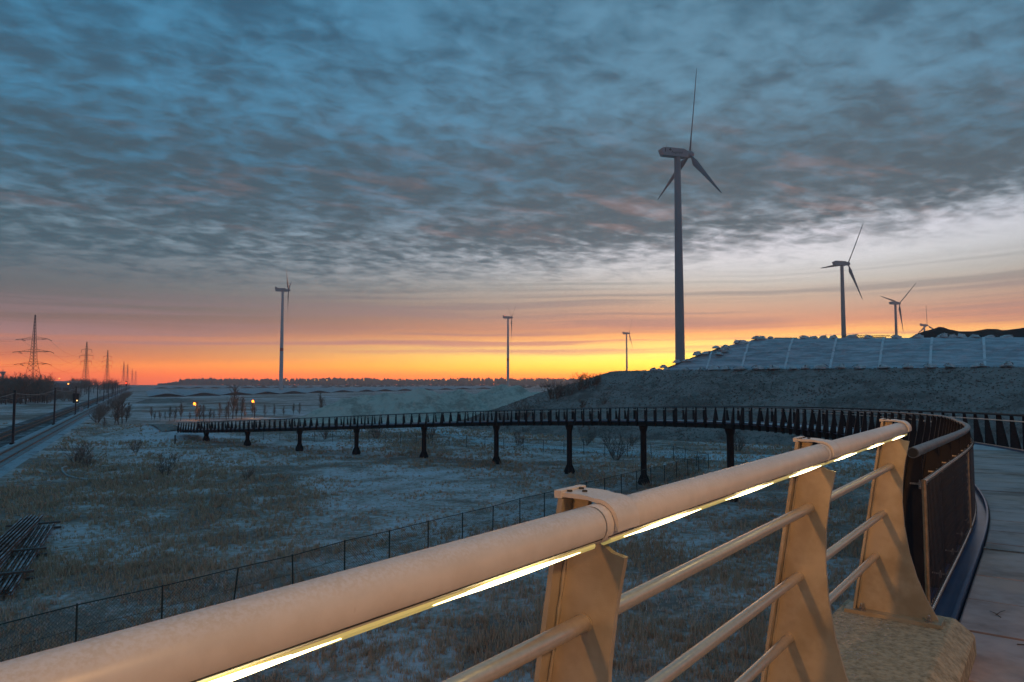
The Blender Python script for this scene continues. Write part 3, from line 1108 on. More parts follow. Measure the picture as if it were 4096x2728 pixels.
vs, fs = [], []
AA = srange(-52, 100, 0.8)
BB = srange(-30, 0, 0.6) + [1.5, 4, 10, 20, 40]
for a in AA:
    for b in BB:
        q = ew(a, b, bank_h(a, b))
        vs.append(q)
nb = len(BB)
for i in range(len(AA) - 1):
    for j in range(nb - 1):
        k = i * nb + j
        fs.append((k, k + nb, k + nb + 1, k + 1))
structure(MB().add(vs, fs).build('embankment', M['slope'], smooth=80))

# tarpaulin-covered heap on the bank
def tb_top(a):
    return 8.0 + 0.054 * (a - 14.8)


def tz_top(a):
    return 17.36 - 0.0275 * (a - 14.8)


def tarp_pt(a, v):
    b = 0.9 + v * (tb_top(a) - 0.9)
    f = math.sin(min(1.0, v) * math.pi / 2) * 0.35 + v * 0.65
    z = CREST + 0.12 + f * (tz_top(a) - CREST - 0.12)
    return b, z


A_L0, A_L1 = -2.0, 14.8
vs, fs = [], []
NU, NV = 220, 30
for i in range(NU + 1):
    u = i / NU
    for j in range(NV + 1):
        v = j / NV
        aL = A_L0 + (A_L1 - A_L0) * v
        a = aL + (92 - aL) * u
        b, z = tarp_pt(a, v)
        wr = 0.36 * nz(a * 0.35, b * 2.2 + a * 0.2, 1.0, 3.0, 4) * math.sin(math.pi * min(1, v * 1.0 + 0.02)) ** 0.5
        q = ew(a, b - wr * 0.4, z + wr) if j else ew(a, 0.5, CREST - 0.35)
        vs.append(q)
    a = A_L1 + (92 - A_L1) * u
    for (db, dz) in ((2.0, 0.10), (14.0, 0.0), (15.0, -7.0)):
        vs.append(ew(a, tb_top(a) + db, tz_top(a) + dz))
rowl = NV + 4
for i in range(NU):
    for j in range(rowl - 1):
        k = i * rowl + j
        fs.append((k, k + rowl, k + rowl + 1, k + 1))
# left flank
kb = len(vs)
for j in range(NV + 1):
    q = vs[j]
    v = j / NV
    vs.append(q + E1 * (-1.0 - 1.5 * v) + E2 * (2.0 + 9 * v) + Z * (-(q.z - CREST) * 0.55 - 0.05))
for j in range(NV + 1):
    q = vs[j]
    v = j / NV
    r2 = q + E1 * (-2.0 - 5.5 * v) + E2 * (4.0 + 20 * v)
    vs.append(Vector((r2.x, r2.y, CREST - 0.3)))
for j in range(NV):
    fs.append((j, j + 1, kb + j + 1, kb + j))
    fs.append((kb + j, kb + j + 1, kb + NV + 2 + j, kb + NV + 1 + j))
tarp = MB().add(vs, fs).build('tarpaulin_cover', M['tarp'], smooth=70)
tag(tarp, 'huge frosted tarpaulin stretched over the heap on top of the embankment', 'tarpaulin')


def a_of(u, b):
    k = (u - 2048.0) / 2800.0
    return (k * (EO.y + E2.y * b) - EO.x - E2.x * b) / (E1.x - k * E1.y)


for u in (2828, 2967, 3140, 3321, 3517, 3720, 3939, 4120):
    a = a_of(u, 1.2)
    vmax = 1.0
    if a < A_L1:
        vmax = max(0.05, (a - A_L0) / (A_L1 - A_L0) - 0.04)
    vs, fs = [], []
    n = 14
    for i in range(n + 1):
        v = vmax * i / n
        b, z = tarp_pt(a, v)
        wr = 0.36 * nz(a * 0.35, b * 2.2 + a * 0.2, 1.0, 3.0, 4) * math.sin(math.pi * min(1, v + 0.02)) ** 0.5
        for d in (-0.19, 0.19):
            vs.append(ew(a + d, b - wr * 0.4 - 0.10, z + wr + 0.08))
    for i in range(n):
        fs.append((2 * i, 2 * i + 1, 2 * i + 3, 2 * i + 2))
    so = MB().add(vs, fs).build('strap', M['strap'])
    so.parent = tarp

# sandbags: lumpy bags tied at the neck
def bag_mesh(seed):
    rb = random.Random(seed)
    mb = MB()
    n, k = 14, 9
    vs, fs = [], []
    for i in range(k + 1):
        th = math.pi * i / k
        for j in range(n):
            ph = 2 * math.pi * j / n
            d = Vector((math.sin(th) * math.cos(ph), math.sin(th) * math.sin(ph), math.cos(th)))
            r = 1 + 0.42 * mnoise.noise(d * 1.9 + Vector((seed * 3.1, 0, 0))) + 0.16 * mnoise.noise(d * 5 + Vector((0, seed, 0)))
            sx = abs(d.x) ** 0.62 * (1 if d.x > 0 else -1)
            sy = abs(d.y) ** 0.62 * (1 if d.y > 0 else -1)
            zz = max(-0.55, d.z)
            slump = 1.12 if zz < -0.1 else 1.0 - 0.25 * max(0, zz)
            vs.append((sx * 0.60 * r * slump, sy * 0.52 * r * slump, zz * 0.40 * r + 0.24))
    for i in range(k):
        for j in range(n):
            a, b = i * n + j, i * n + (j + 1) % n
            fs.append((a, a + n, b + n, b))
    mb.add(vs, fs)
    tie = MB()
    # tuft and loops
    cx, cy = rb.uniform(-0.25, 0.25), rb.uniform(-0.25, 0.1)
    for q in range(5):
        a = rb.uniform(0, 6.28)
        mb.tube([(cx, cy, 0.46), (cx + 0.12 * math.cos(a), cy + 0.12 * math.sin(a), 0.66), (cx + 0.40 * math.cos(a), cy + 0.36 * math.sin(a), 0.70 + rb.uniform(-0.18, 0.2))],
                [0.16, 0.09, 0.02], 5)
    for q in range(2):
        a = rb.uniform(0, 3.14)
        pts = []
        for i in range(7):
            f = -1 + i / 3
            pts.append((cx + math.cos(a) * 0.62 * f, cy * 0.4 + math.sin(a) * 0.58 * f, 0.10 + 0.58 * math.sqrt(max(0, 1 - f * f * 0.92))))
        tie.tube(pts, 0.022, 4)
    return mb, tie


bag_protos = []
for sd in range(4):
    mb, tie = bag_mesh(sd + 1)
    bm, tm = mb.mesh('sandbag', 60), tie.mesh('tie')
    bm.materials.append(M['bag'])
    tm.materials.append(M['bagtie'])
    bag_protos.append((bm, tm))
brng = random.Random(11)


def bag(q, label, sc=1.0):
    bm, tm = bag_protos[brng.randrange(4)]
    o = empty('sandbag', q, brng.uniform(0, 6.28))
    k = 1.12 * sc * brng.uniform(0.88, 1.12)
    o.scale = (k * brng.uniform(1.0, 1.45), k * brng.uniform(0.85, 1.1), k * brng.uniform(0.6, 0.95))
    obj('bag_body', bm, None, o)
    obj('tie', tm, None, o)
    tag(o, label, 'sandbag', 'white sandbags weighing down the tarpaulin')


for i, u in enumerate((2856, 2902, 2960, 3035, 3096, 3171, 3223, 3281, 3363, 3439, 3535, 3631, 3720, 3799, 3912, 4026)):
    a = a_of(u, 0.3)
    bag(ew(a, 0.15 + brng.uniform(-0.2, 0.2), CREST + 0.08), ORD[i] + ' white sandbag from the left along the bottom edge of the tarpaulin', 1.15)
for i, u in enumerate((3086, 3220, 3254, 3296, 3334, 3412, 3475, 3587, 3676, 3774, 3814, 3850, 3903, 3964, 4033)):
    b0 = 9.0
    a = a_of(u, b0)
    bag(ew(a, tb_top(a) + 0.5, tz_top(a) - 0.05), ORD[i] + ' white sandbag from the left along the top edge of the tarpaulin', 0.98)
for i, (v, off, dn) in enumerate(((0.07, -0.9, 0.0), (0.20, -0.7, 0.0), (0.24, 0.5, -0.35), (0.40, -0.5, 0.0), (0.44, 0.5, -0.2), (0.42, 3.4, -0.25), (0.50, 2.9, -0.3),
                                 (0.60, -0.6, 0.1), (0.62, 0.7, -0.2), (0.56, 1.6, -0.3), (0.80, -0.4, 0.0), (0.78, 1.2, -0.25), (0.98, -0.2, 0.1), (0.97, 1.0, -0.25))):
    a = A_L0 + (A_L1 - A_L0) * v + off
    b, z = tarp_pt(max(a, 0), v)
    bag(ew(a, b - 0.1, z - 0.12 + (dn if off < 0 else -0.05)), ORD[i] + ' white sandbag going up the sloping left edge of the tarpaulin')
for i, u in enumerate((2614, 2636, 2668, 2738, 2802)):
    a = a_of(u, 1.0)
    bag(ew(a, 0.9, CREST - 0.05), ORD[i] + ' white sandbag on the bare crest left of the tarpaulin', 0.95)

# planks that hold the sheet at its upper edge and down the left edge
for i, (u0, u1, dz) in enumerate(((3100, 3190, 0.12), (3372, 3470, 0.42), (3440, 3545, 0.14), (3480, 3560, 0.40))):
    a0, a1 = a_of(u0, 9), a_of(u1, 9)
    mb = MB()
    p0, p1 = ew(a0, tb_top(a0) + 0.9, tz_top(a0) + dz), ew(a1, tb_top(a1) + 0.9, tz_top(a1) + dz)
    mb.obox((p0 + p1) / 2, (p1 - p0) / 2, E2 * 0.16, (0, 0, 0.07))
    tag(mb.build('timber_plank', M['timber']), ORD[i] + ' dark plank from the left lying on the top edge of the tarpaulin', 'plank', 'planks on the tarpaulin')
for i, (v0, v1) in enumerate(((0.02, 0.36), (0.30, 0.62))):
    pp = []
    for v in (v0, v1):
        a = A_L0 + (A_L1 - A_L0) * v + 0.4
        b, z = tarp_pt(a, v)
        pp.append(ew(a, b - 0.15, z + 0.12))
    mb = MB().obox((pp[0] + pp[1]) / 2, (pp[1] - pp[0]) / 2, E2 * 0.15 , (0, 0, 0.06))
    tag(mb.build('timber_plank', M['timber']), ('lower', 'upper')[i] + ' dark plank lying down the sloping left edge of the tarpaulin', 'plank', 'planks on the tarpaulin')

# ------------------------------------------------------------------ heaps as height fields along a ridge line
def ridge_heap(name, ridge, slope, x0, x1, y0, y1, step, mat, amp=0.4, sc=0.15, rill=0.0):
    xs, ys = np.arange(x0, x1, step), np.arange(y0, y1, step)
    Rg = np.array(ridge, float)
    X, Y = np.meshgrid(xs, ys, indexing='ij')
    H = np.full(X.shape, -1e3)
    S = np.zeros(X.shape)
    acc = 0.0
    for p, q in zip(Rg[:-1], Rg[1:]):
        d = q[:2] - p[:2]
        L2 = (d ** 2).sum()
        t = np.clip(((X - p[0]) * d[0] + (Y - p[1]) * d[1]) / L2, 0, 1)
        dist = np.hypot(X - p[0] - t * d[0], Y - p[1] - t * d[1])
        h = p[2] + t * (q[2] - p[2]) - slope * np.sqrt(dist ** 2 + 0.12) + slope * 0.35
        S = np.where(h > H, acc + t * math.sqrt(L2), S)
        H = np.maximum(H, h)
        acc += math.sqrt(L2)
    vs, fs = [], []
    for i in range(len(xs)):
        for j in range(len(ys)):
            h = H[i, j]
            x, y = xs[i], ys[j]
            if h > -2:
                h += amp * nz(x, y, sc, 6.0) + 0.25 * amp * nz(x, y, sc * 4, 8.0, 2)
                if rill:
                    h += rill * nz(S[i, j] + 0.35 * y, 0, 0.22, 3.0, 3)
            h = max(-0.6, h)
            vs.append((x, y, h))
    n = len(ys)
    for i in range(len(xs) - 1):
        for j in range(n - 1):
            k = i * n + j
            if max(vs[k][2], vs[k + 1][2], vs[k + n][2], vs[k + n + 1][2]) > -0.55:
                fs.append((k, k + n, k + n + 1, k + 1))
    return structure(MB().add(vs, fs).build(name, mat, smooth=80))


rid = []
for u, v, Y in ((1285, 1632, 165), (1380, 1592, 166), (1450, 1580, 167), (1530, 1584, 168), (1600, 1572, 169), (1662, 1556, 170), (1720, 1566, 171), (1790, 1564, 172),
                (1860, 1568, 174), (1930, 1562, 176), (2010, 1542, 178), (2080, 1549, 180), (2150, 1564, 182), (2200, 1592, 184), (2250, 1622, 186)):
    rid.append(((u - 2048) / 2800 * Y, Y, 9 - (v - 1530) / 2800 * Y))
ridge_heap('spoil_heap', rid, 0.56, -66, 34, 146, 204, 0.6, M['gravel'], 0.55, 0.30, 1.1)
rid = []
for u, v in ((3560, 1420), (3640, 1352), (3700, 1325), (3760, 1309), (3830, 1322), (3900, 1327), (3960, 1312), (4030, 1322), (4120, 1306), (4300, 1300)):
    Y = 215
    rid.append(((u - 2048) / 2800 * Y, Y, 9 - (v - 1530) / 2800 * Y))
ridge_heap('soil_hill', rid, 0.5, 85, 190, 170, 260, 1.5, M['darksoil'], 0.5, 0.2)
# low humps near the covered heaps
ridge_heap('earth_hump', [(-163, 314, 1.7), (-152, 316, 2.2), (-146, 318, 1.6)], 0.35, -180, -130, 300, 332, 1.2, M['slope'], 0.3, 0.3)

# ------------------------------------------------------------------ long covered heaps in the far field
us = (675, 819, 950, 1072, 1177, 1279, 1374, 1468, 1542, 1623, 1700, 1784, 1852, 1935, 2010, 2090)
def long_heap(x, y, w, h, L, label, grp):
    root = empty('covered_heap', (x, y, 0))
    d = RD
    nn = RN
    pts = []
    prof = [(-w / 2, 0.25), (-w * 0.06, h), (w * 0.06, h), (w / 2, 0.25)]
    vs, fs = [], []
    ns = 12
    for i in range(ns + 1):
        f = i / ns
        for o, z in prof:
            q = d * (L * f) + nn * o
            vs.append((q.x, q.y, z * (1 + 0.06 * nz(x + f * 30, o, 0.3, 2.0, 2)) + 0.02))
    for i in range(ns):
        for j in range(3):
            k = i * 4 + j
            fs.append((k, k + 1, k + 5, k + 4))
    MB().add(vs, fs).build('cover', M['heapcover'], root)
    e = MB()
    e.prism([(-w / 2, 0.0), (-w / 2, 0.22), (-w * 0.06, h * 0.93), (w * 0.06, h * 0.93), (w / 2, 0.22), (w / 2, 0.0)], d * 0.3, nn, (0, 0, 1), d * 0.5)
    e.build('open_end', M['heapend'], root)
    tag(root, label, 'heap', grp)


for i, u in enumerate(us):
    v = 1587 - (u - 675) * 0.0254
    Y = 25200 / (v - 1530)
    sp = (us[min(i + 1, len(us) - 1)] - us[min(i, len(us) - 2)]) * Y / 2800
    long_heap((u - 2048) / 2800 * Y, Y, sp * 0.95, 2.1, 340, ORD[i] + ' long pale covered heap from the left in the nearer row across the plain', 'nearer row of covered heaps')
us2 = (651, 721, 794, 862, 926, 991, 1055, 1120, 1184, 1245, 1306, 1361)
for i, u in enumerate(us2):
    v = 1554 - (u - 651) * 0.006
    Y = 25200 / (v - 1530)
    long_heap((u - 2048) / 2800 * Y, Y, 24.0, 2.0, 420, ORD[i] + ' long pale covered heap from the left in the farther row across the plain', 'farther row of covered heaps')

# ------------------------------------------------------------------ railway
bed = MB()
L0, L1 = 60.0, 1500.0
for (w0, w1, z, nm, mt) in ((-23.0, -16.4, 0.42, 'railway_bed', 'ballast'), (-16.4, -11.6, 0.424, 'railway_bed', 'frostbed')):
    vs, fs = [], []
    ls = srange(L0, L1, 20)
    for l in ls:
        vs += [rw(l, w0 - 1.2, 0.1), rw(l, w0, z), rw(l, w1, z), rw(l, w1 + (1.2 if w1 > -12 else 0), 0.1 if w1 > -12 else z)]
    for i in range(len(ls) - 1):
        for j in range(3):
            k = i * 4 + j
            fs.append((k, k + 1, k + 5, k + 4))
    structure(MB().add(vs, fs).build(nm, M[mt]))


def rail_bar(a, b, zb, mat, hgt=0.16):
    mb = MB()
    d = (b - a)
    c = (a + b) / 2
    n = Vector((d.y, -d.x, 0)).normalized()
    mb.obox(c + Z * (zb + 0.012), d / 2, n * 0.07, Z * 0.012)
    mb.obox(c + Z * (zb + hgt * 0.5), d / 2, n * 0.012, Z * (hgt * 0.5 - 0.02))
    mb.obox(c + Z * (zb + hgt - 0.02), d / 2, n * 0.036, Z * 0.024)
    return mb


for nm, wc, lab in (('railway_track', -19.45, 'far railway track with dark ballast left of the wire poles'), ('railway_track', -13.75, 'frost-covered railway track right of the wire poles beside the pale trough')):
    t_ = empty(nm, rw(L0, wc, 0.42))
    tag(t_, lab, 'railway track')
    inv = Matrix.Translation(-rw(L0, wc, 0.42))
    for o in (-0.7175, 0.7175):
        ro = rail_bar(rw(L0, wc + o), rw(L1, wc + o), 0.55, M['railsteel'], 0.17).build('rail', M['railsteel'])
        ro.parent = t_
        ro.matrix_parent_inverse = inv
    sl = MB()
    l = L0
    while l < 520:
        sl.obox(rw(l, wc, 0.50), RD * 0.13, RN * 1.3, Z * 0.075)
        l += 0.62
    so = sl.build('sleepers', M['timber'] if wc < -16 else M['palecon'])
    so['kind'] = 'stuff'
    so.parent = t_
    so.matrix_parent_inverse = inv
tr = MB()
tr.obox(rw((L0 + 420) / 2, -15.05, 0.55), RD * ((420 - L0) / 2), RN * 0.26, Z * 0.14)
tag(tr.build('cable_trough', M['palecon']), 'pale concrete cable trough running straight beside the railway', 'cable trough')

# wire poles
pm = MB()
pm.box(-0.15, -0.12, -0.15, 0.15, 0, 7.6)
pm.box(0.12, 0.15, -0.15, 0.15, 0, 7.6)
pm.box(-0.12, 0.12, -0.02, 0.02, 0, 7.59)
for i in range(19):
    z = 0.25 + i * 0.4
    pm.obox((0, 0, z), (0.12, 0, 0.0), (0, 0.13, 0), (0, 0, 0.01))
pmesh = pm.mesh('mast')
pmesh.materials.append(M['pole'])
am = MB()
am.tube([(0, 0, 6.2), (-1.9, 0, 6.75)], 0.045, 6)
am.tube([(0, 0, 7.4), (-1.9, 0, 6.75)], 0.02, 5)
am.tube([(-1.9, 0, 6.75), (-2.5, 0, 6.1)], 0.03, 5)
amesh = am.mesh('cantilever')
amesh.materials.append(M['pole'])
bmm = MB().box(-0.35, 0.35, -0.35, 0.35, -0.3, 0.30)
bmesh_ = bmm.mesh('foot')
bmesh_.materials.append(M['darksoil'])
rz = math.atan2(RN.y, RN.x)
POLES = [119 + 51 * i for i in range(20)]
for i, l in enumerate(POLES):
    o = empty('catenary_pole', rw(l, -15.75, 0.33), rz)
    obj('mast', pmesh, None, o)
    obj('cantilever', amesh, None, o)
    obj('foot', bmesh_, None, o)
    tag(o, ORD[i] + ' slim railway pole from the left along the tracks', 'railway pole', 'poles along the railway')
for i in range(-1, 15):
    l0, l1 = 119 + 51 * i, 119 + 51 * (i + 1)
    for w, z, sag, r, nm in ((-15.75, 7.20, 0.55, 0.030, 'upper'), (-18.2, 6.2, 0.10, 0.014, 'lower')):
        pts = [rw(l0 + (l1 - l0) * f / 8, w, z - sag * 4 * (f / 8) * (1 - f / 8) + 0.33) for f in range(9)]
        tag(MB().tube(pts, r, 4, caps=False).build('overhead_wire', M['cable']), nm + (' overhead wire running out of the left edge to the first railway pole' if i < 0 else
            ' overhead wire between the %s and %s railway poles from the left' % (ORD[i], ORD[i + 1])), 'wire', 'wires along the railway')


def lamp_head(mb, q, r):
    mb.lathe([(r * 0.5, -r), (r, -r * 0.3), (r, r * 0.3), (r * 0.5, r)], 8, q)
    return mb


# signal, cabinet, far red signal
sg = empty('railway_signal', rw(233, -16.6, 0.33))
tag(sg, 'dark railway signal with one lit warm lamp behind the third pole', 'railway signal')
MB().box(-0.12, 0.12, -0.12, 0.12, 0, 5.5).build('post', M['black'], sg)
MB().prism([(-0.75, 2.9), (0.75, 2.9), (0.9, 5.3), (0.75, 5.6), (-0.75, 5.6), (-0.9, 5.3)], (0, 0, 0), (1, 0, 0), (0, 0, 1), (0, 0.15, 0)).build('screen', M['black'], sg)
MB().tube([(0.45, -0.16, 3.6), (0.45, -0.30, 3.6)], 0.17, 10).build('lamp', M['warmlamp'], sg)
cb = empty('trackside_cabinet', rw(244, -15.9, 0.3))
tag(cb, 'small pale cabinet beside the track past the signal', 'cabinet')
MB().box(-0.4, 0.4, -0.3, 0.3, 0, 1.4).build('body', M['palecon'], cb)
MB().prism([(-0.46, 1.4), (0.46, 1.4), (0.3, 1.52), (-0.3, 1.52)], (0, 0, 0), (1, 0, 0), (0, 0, 1), (0, 0.36, 0)).build('lid', M['palecon'], cb)
sg = empty('railway_signal', rw(640, -11.6, 0.3))
tag(sg, 'far railway signal showing red where the tracks vanish', 'railway signal')
MB().tube([(0, 0, 0), (0, 0, 6.6)], 0.15, 8).build('post', M['black'], sg)
MB().box(-0.6, 0.6, -0.2, 0.2, 6.0, 9.6).build('screen', M['black'], sg)
MB().tube([(0, -0.22, 8.3), (0, -0.45, 8.3)], 0.62, 10).build('lamp', M['redlamp'], sg)

# ------------------------------------------------------------------ wind turbines
def blade_mesh(L):
    mb = MB()
    st = [(0.0, 0.95, 0.9, 40), (0.05, 1.0, 0.85, 38), (0.18, 2.7, 0.55, 30), (0.4, 2.0, 0.34, 18), (0.7, 1.25, 0.2, 10), (0.93, 0.7, 0.1, 5), (1.0, 0.2, 0.03, 3)]
    vs, fs = [], []
    n = 8
    for f, ch, th, tw in st:
        for j in range(n):
            a = 2 * math.pi * j / n
            x, y = math.cos(a) * ch / 2 + (ch * 0.18 if f > 0.1 else 0), math.sin(a) * th / 2
            c, s = math.cos(R(tw)), math.sin(R(tw))
            vs.append((x * c - y * s, x * s + y * c, 1.0 + f * L))
    for i in range(len(st) - 1):
        for j in range(n):
            a, b = i * n + j, i * n + (j + 1) % n
            fs.append((a, b, b + n, a + n))
    fs.append(tuple((len(st) - 1) * n + j for j in range(n)))
    mb.add(vs, fs)
    me = mb.mesh('blade', 50)
    me.materials.append(M['blade'])
    return me


BL = blade_mesh(34.0)
nm_ = MB()
side = [(-7.6, 0.2), (-6.9, -1.35), (3.0, -1.75), (4.2, -1.5), (4.6, 0.6), (2.6, 1.75), (-6.0, 1.95), (-7.9, 1.2)]
nm_.prism(side, (0, 0, 0), (1, 0, 0), (0, 0, 1), (0, 1.55, 0))
NAC = nm_.mesh('nacelle')
NAC.materials.append(M['nacelle'])
hb = MB()
vs, fs = [], []
prof = [(1.5, 4.62), (1.62, 5.4), (1.55, 6.2), (1.15, 7.0), (0.55, 7.5), (0.05, 7.7)]
for r, x in prof:
    for j in range(14):
        a = 2 * math.pi * j / 14
        vs.append((x, r * math.cos(a), r * math.sin(a)))
for i in range(len(prof) - 1):
    for j in range(14):
        a, b = i * 14 + j, i * 14 + (j + 1) % 14
        fs.append((a, b, b + 14, a + 14))
fs.append(tuple(range(13, -1, -1)))
hb.add(vs, fs)
HUB = hb.mesh('hub', 50)
HUB.materials.append(M['nacelle'])
TWM = {}
AX = R(90 - 78)      # all rotors face the same way


def turbine(x, y, hub, phase, label, mat='tower', band=False, fins=0, yaw=0.0, zb=0.0, detail=False):
    o = empty('wind_turbine', (x, y, zb))
    tag(o, label, 'wind turbine', 'wind turbines on the plain')
    key = (mat, round(hub - zb, 1), band)
    if key not in TWM:
        h = hub - zb - 1.6
        mb = MB()
        mb.lathe([(2.15, -1.0), (2.12, 0.0), (1.95, h * 0.2), (1.78, h * 0.45), (1.5, h * 0.75), (1.28, h)], 28)
        TWM[key] = mb.mesh('tower', 40)
        TWM[key].materials.append(M[mat])
        if band:
            bm = MB()
            bm.lathe([(1.86, h * 0.40), (1.85, h * 0.40 + 3.2)], 28)
            TWM[(key, 'b')] = bm.mesh('red_band', 40)
            TWM[(key, 'b')].materials.append(M['redband'])
    obj('tower', TWM[key], None, o)
    if band:
        obj('red_band', TWM[(key, 'b')], None, o)
    na = obj('nacelle', NAC, None, o, (0, 0, hub - zb), AX + yaw)
    if fins:
        f = MB().box(-7.6, -5.6, -1.1, 1.1, 1.9, 3.1)
        f.build('cooler', M['nacelle'], na)
        f = MB().lathe([(0.25, 3.1), (0.3, 3.3), (0.2, 3.7)], 8, (-5.0, 0, -1.0))
        if fins > 1:
            f.build('warning_lamp', M['redlamp'], na)
    if detail:
        mb = MB()
        mb.tube([(-6.0, 0.6, 1.9), (-6.05, 0.6, 3.1)], 0.05, 5)
        mb.tube([(-4.7, 0.2, 1.9), (-4.75, 0.2, 3.7)], 0.07, 5)
        mb.build('mast_antenna', M['letter'], na)
        MB().box(-6.15, -5.85, -1.58, -1.551, -0.1, 1.5).build('vent_slit', M['black'], na)
        cu = bpy.data.curves.new('lettering', 'FONT')
        cu.body = 'Aspiravi'
        cu.size = 1.62
        to = bpy.data.objects.new('lettering_src', cu)
        COL.objects.link(to)
        dg = bpy.context.evaluated_depsgraph_get()
        me = bpy.data.meshes.new_from_object(to.evaluated_get(dg))
        bpy.data.objects.remove(to)
        me.name = 'lettering'
        me.materials.clear()
        me.materials.append(M['letter'])
        lo = obj('lettering', me, None, na)
        lo.location = (-3.4, -1.565, -0.55)
        lo.rotation_euler = (R(90), 0, 0)
        em = MB()
        for (ex, ez, ea) in ((-4.1, 0.95, 60), (-3.6, 0.75, 20), (-3.75, 1.2, 100)):
            c, s = math.cos(R(ea)), math.sin(R(ea))
            pp = []
            for (lx, lz) in ((-0.5, 0), (-0.2, 0.2), (0.2, 0.18), (0.55, 0), (0.2, -0.18), (-0.2, -0.2)):
                pp.append((ex + lx * c - lz * s, ez + lx * s + lz * c))
            em.prism(pp, (0, -1.566, 0), (1, 0, 0), (0, 0, 1), (0, 0.008, 0))
        em.build('emblem', M['letter'], na)
    hu = obj('hub', HUB, None, o, (0, 0, hub - zb), AX + yaw)
    # rotor plane: horizontal axis seen from the viewer, then up
    for k in range(3):
        b = obj('blade', BL, None, o)
        ph = R(phase + 120 * k)
        ax = Vector((math.cos(AX + yaw), math.sin(AX + yaw), 0))
        hz = Vector((-ax.y, ax.x, 0))
        if hz.x < 0:
            hz = -hz
        up = hz * math.cos(ph) + Z * math.sin(ph)
        tg = ax.cross(up)
        mt = Matrix((tg, -ax, up)).transposed().to_4x4()
        mt.translation = Vector((0, 0, hub - zb)) + ax * 5.7
        b.matrix_local = mt
    return o


turbine(69.4, 288.8, 105, 78, 'tallest grey wind turbine with lettered nacelle, standing behind the tarpaulin slope', 'towergrey', detail=True)
turbine(-238.3, 723.4, 105, 276, 'white wind turbine with red band on its tower, alone left of centre', 'tower', band=True, fins=1)
turbine(-5.9, 1031.8, 105, 268, 'far wind turbine with red nacelle light above the spoil heap', 'tower', band=True, fins=2)
turbine(223.6, 1363.6, 105, 300, 'small distant wind turbine just left of the tallest one', 'tower', fins=1)
turbine(266.5, 561.0, 105, 57, 'grey wind turbine with spread blades rising over the middle of the tarpaulin', 'towergrey')
turbine(465.1, 845.2, 105, 38, 'distant wind turbine right of the one with spread blades', 'towergrey')
turbine(692.5, 1172.2, 105, 92, 'farthest wind turbine half hidden by the dark soil hill', 'tower', fins=1)

# ------------------------------------------------------------------ lattice pylons
def pylon_mesh(H, wb, heavy):
    mb = MB()
    t = 0.13 if heavy else 0.16
    zc = H * 0.43
    def half(z):
        if z < zc:
            return wb / 2 + (1.35 - wb / 2) * (z / zc)
        return 1.35 + (0.12 - 1.35) * ((z - zc) / (H - zc))
    lv = [0]
    z = 0
    while z < H * 0.95:
        z += max(1.8, half(z) * 1.25)
        lv.append(min(z, H))
    cs = ((-1, -1), (1, -1), (1, 1), (-1, 1))
    for (sx, sy) in cs:
        pts = [(sx * half(z), sy * half(z), z) for z in lv]
        mb.tube(pts, t, 4)
    for a, b in zip(lv[:-1], lv[1:]):
        ha, hb_ = half(a), half(b)
        for i in range(4):
            p, q = cs[i], cs[(i + 1) % 4]
            mb.tube([(p[0] * ha, p[1] * ha, a), (q[0] * hb_, q[1] * hb_, b)], t * 0.55, 3, caps=False)
            mb.tube([(q[0] * ha, q[1] * ha, a), (p[0] * hb_, p[1] * hb_, b)], t * 0.55, 3, caps=False)
    return mb, half


def pylon(x, y, H, wb, arms, heavy, rz, label):
    o = empty('electricity_pylon', (x, y, 0), rz)
    tag(o, label, 'pylon', 'electricity pylons in a row towards the horizon')
    mb, half = pylon_mesh(H, wb, heavy)
    mb.build('lattice_tower', M['lattice'], o)
    for z, L in arms:
        am = MB()
        h = half(z)
        for s in (-1, 1):
            for sy in (-1, 1):
                am.tube([(s * h, sy * h, z), (s * L, 0, z)], 0.11, 4)
            am.tube([(s * h, 0, z + 1.5), (s * L, 0, z)], 0.09, 4)
            for f in (0.3, 0.6):
                am.tube([(s * (h + (L - h) * f), 0, z), (s * (h + (L - h) * (f - 0.1)), 0, z + 1.5 * (1 - f))], 0.06, 3)
        ao = am.build('cross_arm', M['lattice'], o)
        for s in (-1, 1):
            im = MB()
            if heavy:
                im.tube([(s * L, 0, z), (s * L - 1.2, -2.6, z - 0.5)], 0.16, 5)
                im.tube([(s * L, 0, z), (s * L + 0.6, 2.6, z - 0.9)], 0.16, 5)
            else:
                im.tube([(s * L, 0, z), (s * L, 0, z - 2.6)], 0.16, 5)
            im.build('insulator', M['lattice'], ao)
    return o


PYL = [(-281.7, 412.0), (-403.6, 663.5), (-482.0, 834.0), (-715.0, 1290.0), (-790.0, 1440.0), (-1075.0, 1984.0), (-1211.0, 2256.0)]
PW = ['nearest and largest lattice pylon with wide arms at the left edge', 'second lattice pylon from the left with hanging insulators', 'third lattice pylon from the left, a little smaller',
      'fourth lattice pylon from the left, small and hazy', 'fifth lattice pylon from the left, hazy', 'sixth lattice pylon from the left, very faint', 'farthest faint lattice pylon right of all the others']
prz = math.atan2(RN.y, RN.x)
for i, (x, y) in enumerate(PYL):
    if i == 0:
        pylon(x, y, 50, 9.4, ((34.6, 8.4), (27.2, 10.2), (20.0, 8.9)), True, R(-6), PW[i])
    else:
        pylon(x, y, 50, 6.6, ((40.0, 5.4), (34.5, 7.1), (29.0, 5.6)), False, R(-8), PW[i])
ARM = [(34.6, 8.4), (27.2, 10.2), (20.0, 8.9)]
ARM2 = [(37.6, 5.4), (32.0, 7.1), (26.6, 5.6)]
